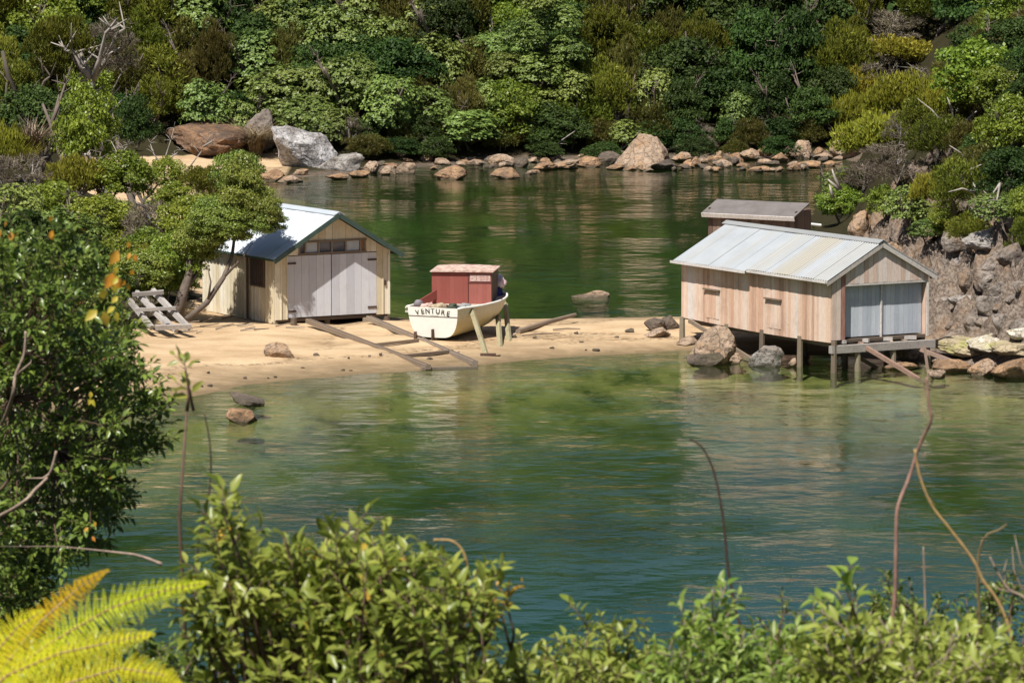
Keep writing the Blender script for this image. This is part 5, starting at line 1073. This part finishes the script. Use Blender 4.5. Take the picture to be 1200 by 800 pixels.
twig('bare_branch', 'pale spiky bare branches at the right edge above the yellowish bush', [(1160,652,0),(1168,668,0),(1182,690,0),(1205,705,0),(1230,760,0)], 18.9, .008, m_paletwig, base=1, side=[[(1182,690,0),(1176,670,.02),(1180,655,.02)], [(1205,705,0),(1188,668,.05),(1186,640,.05)], [(1215,690,0),(1196,660,0),(1189,626,0)], [(1190,695,0),(1172,690,0),(1158,684,0)]])
twig('bare_twig', 'arching yellow brown stem over the bushes left of the middle', [(508,632,0),(528,633,0),(540,642,0),(547,660,0),(549,690,0),(552,760,0)], 17.9, .008, m_tan, base=1)
twig('bare_twig', 'thin brown stem rising above the left bush towards the sand', [(240,485,0),(246,520,0),(247,555,0),(243,590,0),(232,640,0),(228,700,0),(230,790,0)], 19.4, .006, m_dkt, base=1)
twig('bare_branch', 'short pale broken branch over the water beside the dark tree', [(156,649,0),(170,653,0),(190,661,0)], 24, .012, m_paletwig, side=[[(156,649,0),(120,645,.3),(70,640,1.5),(-20,640,4)]])
twig('bare_branch', 'pale bare branch crossing the leaves of the dark left tree', [(66,528,0),(58,555,0),(40,575,0),(22,592,0),(-30,620,.6)], 28.2, .016, m_paletwig, side=[[(58,555,0),(50,560,0),(30,560,0)]])
twig('bare_branch', 'upper pale branch inside the dark left tree', [(30,388,0),(28,415,0),(18,440,0),(15,462,0),(0,500,.4),(-40,560,1)], 28.3, .015, m_paletwig, side=[[(18,440,0),(36,425,0),(38,415,0)]])
sp_ = near_plant('leafy_sprig', 'single leafy sprig standing in front of the sand', 'sprig', [at(216, 423, 20), at(222, 452, 20)], at(219, 482, 20), .085, m_nleaf, 61, nleaf=4, sprig=.10, twigs=1, stem_r=.006, aspect=.4)
mb = MB(); g = at(219, 482, 20); mb.tube([Vector((0, 0, 0)), Vector((-.04, 0, -.5)), Vector((.02, .1, tz(g.x, g.y + .1) - g.z))], [.006, .008, .011], 6); mb.build('stem', m_browntwig, sp_, smooth=True)
near_plant('leafy_sprig', 'small yellow leaved shoot at the right edge of the centre bush', 'sprig', [at(588,690,17.9), at(598,686,17.9), at(585,708,17.9)], at(575,760,18), .05, m_yleaf, 62, nleaf=4, sprig=.10, twigs=1, stem_r=.005)
near_plant('leafy_sprig', 'large round yellow green leaves at the tip of the shoot, lower right', 'sprig', [at(985,675,17.5), at(968,698,17.5), at(975,718,17.5), at(1003,690,17.5)], at(1010,760,17.6), .07, m_nleaf2, 63, nleaf=4, sprig=.10, twigs=1, stem_r=.006, aspect=.6)
# orange and yellow leaves at the left edge
od = [(126,317,.9),(117,357,.8),(134,322,.5),(6,268,.5),(60,265,.45),(108,470,.5),(150,330,.4),(152,296,.35),(107,622,.4),(135,358,.5)]
for i, (px, py, s_) in enumerate(od):
    rs = np.random.RandomState(i); c = at(px, py, 21 if i not in (5, 8) else 27); C = np.array([(0, 0, .03 * k - .03) for k in range(3)]) * s_ + rs.randn(3, 3) * .012; D = norm(np.array([[.3, -.1, -1], [-.4, -.2, -.6], [.2, -.3, .5]]) + .2 * rs.randn(3, 3)); U = norm(np.array([[0, -1, .4]] * 3) + .3 * rs.randn(3, 3))
    V, F = near_leaves(C, D, U, np.full(3, .10 * s_), np.full(3, .062 * s_)); o = link('leaf_sprig', np_mesh('leaf_sprig', V, F, rs.rand(3), m_yleaf if i in (1, 5, 2, 9) else m_orange), None, c)
    rec(o, 'yellow leaf' if i in (1, 5, 2, 9) else 'orange leaf', 'among the leaves at the left edge', px, 'leaves', 'coloured leaves at the left edge')
# yellow fern fronds, bottom left
def frond(parent, pts, Y, plen, m, seed, fuzzy=0):
    rs = random.Random(seed); P3 = [at(px, py, Y + dy) for px, py, dy in pts]; fine = []
    for i in range(len(P3) - 1):
        for k in range(8): fine.append(P3[i].lerp(P3[i + 1], k / 8))
    fine.append(P3[-1]); N = len(fine); org = parent.location
    mb = MB(); mb.tube([p - org for p in fine], [.006 * (1 - .8 * i / N) for i in range(N)], 5, .5)
    C, D, U, L, W = [], [], [], [], []
    tot = sum((fine[i + 1] - fine[i]).length for i in range(N - 1)); npin = int(tot / (.036 if fuzzy else .031))
    for k in range(npin):
        f = (k + .5) / npin; i = min(int(f * (N - 1)), N - 2); p = fine[i].lerp(fine[i + 1], f * (N - 1) - i); ax = (fine[i + 1] - fine[i]).normalized()
        nrm = Vector((0, -.86, .5)); sd = ax.cross(nrm).normalized(); pl = plen * (math.sin(math.pi * min(1, .18 + f * .82)) ** .8 * (1 - .25 * f))
        for s in (-1, 1):
            d = (sd * s + ax * .35 + Vector((rs.gauss(0, .06), rs.gauss(0, .06), rs.gauss(0, .06) - fuzzy * .5))).normalized(); m_ = max(4, int(pl / .0085))
            for j in range(m_):
                g = j / m_; base = p + d * pl * g + Vector((0, 0, -.12 * pl * g * g)); ll = .019 * (1 - .75 * g) * (1 + fuzzy)
                for s2 in (-1, 1):
                    dd = (d * .45 + d.cross(nrm).normalized() * s2).normalized(); C.append(base - org); D.append(dd); U.append((nrm + Vector((rs.gauss(0, .2), rs.gauss(0, .2), 0))).normalized()); L.append(ll); W.append(ll * .5)
    V, F = leaves_np(np.array(C), norm(np.array(D)), norm(np.array(U)), np.array(L), np.array(W), None, .1)
    rs2 = np.random.RandomState(seed); fr = link('frond', np_mesh('frond', V, F, rs2.rand(len(C)), m), parent); mb.build('midrib', m_tan, fr)
fb = at(-40, 860, 16.6); fern = empty('fern', fb); tag(fern, 'bright yellow feathery fern at the bottom left corner', 'fern')
frond(fern, [(-60,850,0),(0,795,0),(60,752,0),(130,712,-.05),(190,692,-.1),(244,682,-.15)], 16.5, .145, m_fern, 1)
frond(fern, [(-60,850,0),(10,790,0),(70,765,-.1),(130,752,-.1),(180,742,-.2)], 16.3, .13, m_fern, 2)
frond(fern, [(-60,860,0),(20,820,0),(80,800,-.1),(140,782,-.1),(190,790,-.2),(215,805,-.2)], 16.2, .13, m_fern, 3)
frond(fern, [(-50,850,0),(5,780,.1),(45,730,.15),(90,690,.2),(125,668,.2)], 16.8, .10, m_fernold, 4, .35)
frond(fern, [(-60,840,0),(-10,770,.0),(20,735,.0),(50,715,.0)], 16.5, .13, m_fern, 5)

# ------------------------------------------------------------------ labels of the repeats
def ordinal(i, n):
    if i == n - 1 and n > 1: return 'rightmost'
    if i == 0: return 'leftmost'
    return ONES[i] + ' from left'
for (look, place), L in recs.items():
    L.sort(key=lambda r: r[0]); n = len(L)
    for i, (px, o, cat, group) in enumerate(L):
        if n == 1: lb = f'{look} {place}'
        elif n == 2: lb = f"{'left' if i == 0 else 'right'} {look} {place}"
        else: lb = f'{look} {place}, {ordinal(i, n)}' if i < 20 or i == n - 1 else f'{look} {place}'
        w = lb.split(); 
        if len(w) > 16: lb = lb.replace(' tree', '', 1) if 'tree' in ' '.join(w[:6]) and 'leaved' not in lb else lb.replace(' leaved', '', 1)
        tag(o, lb, cat, group)
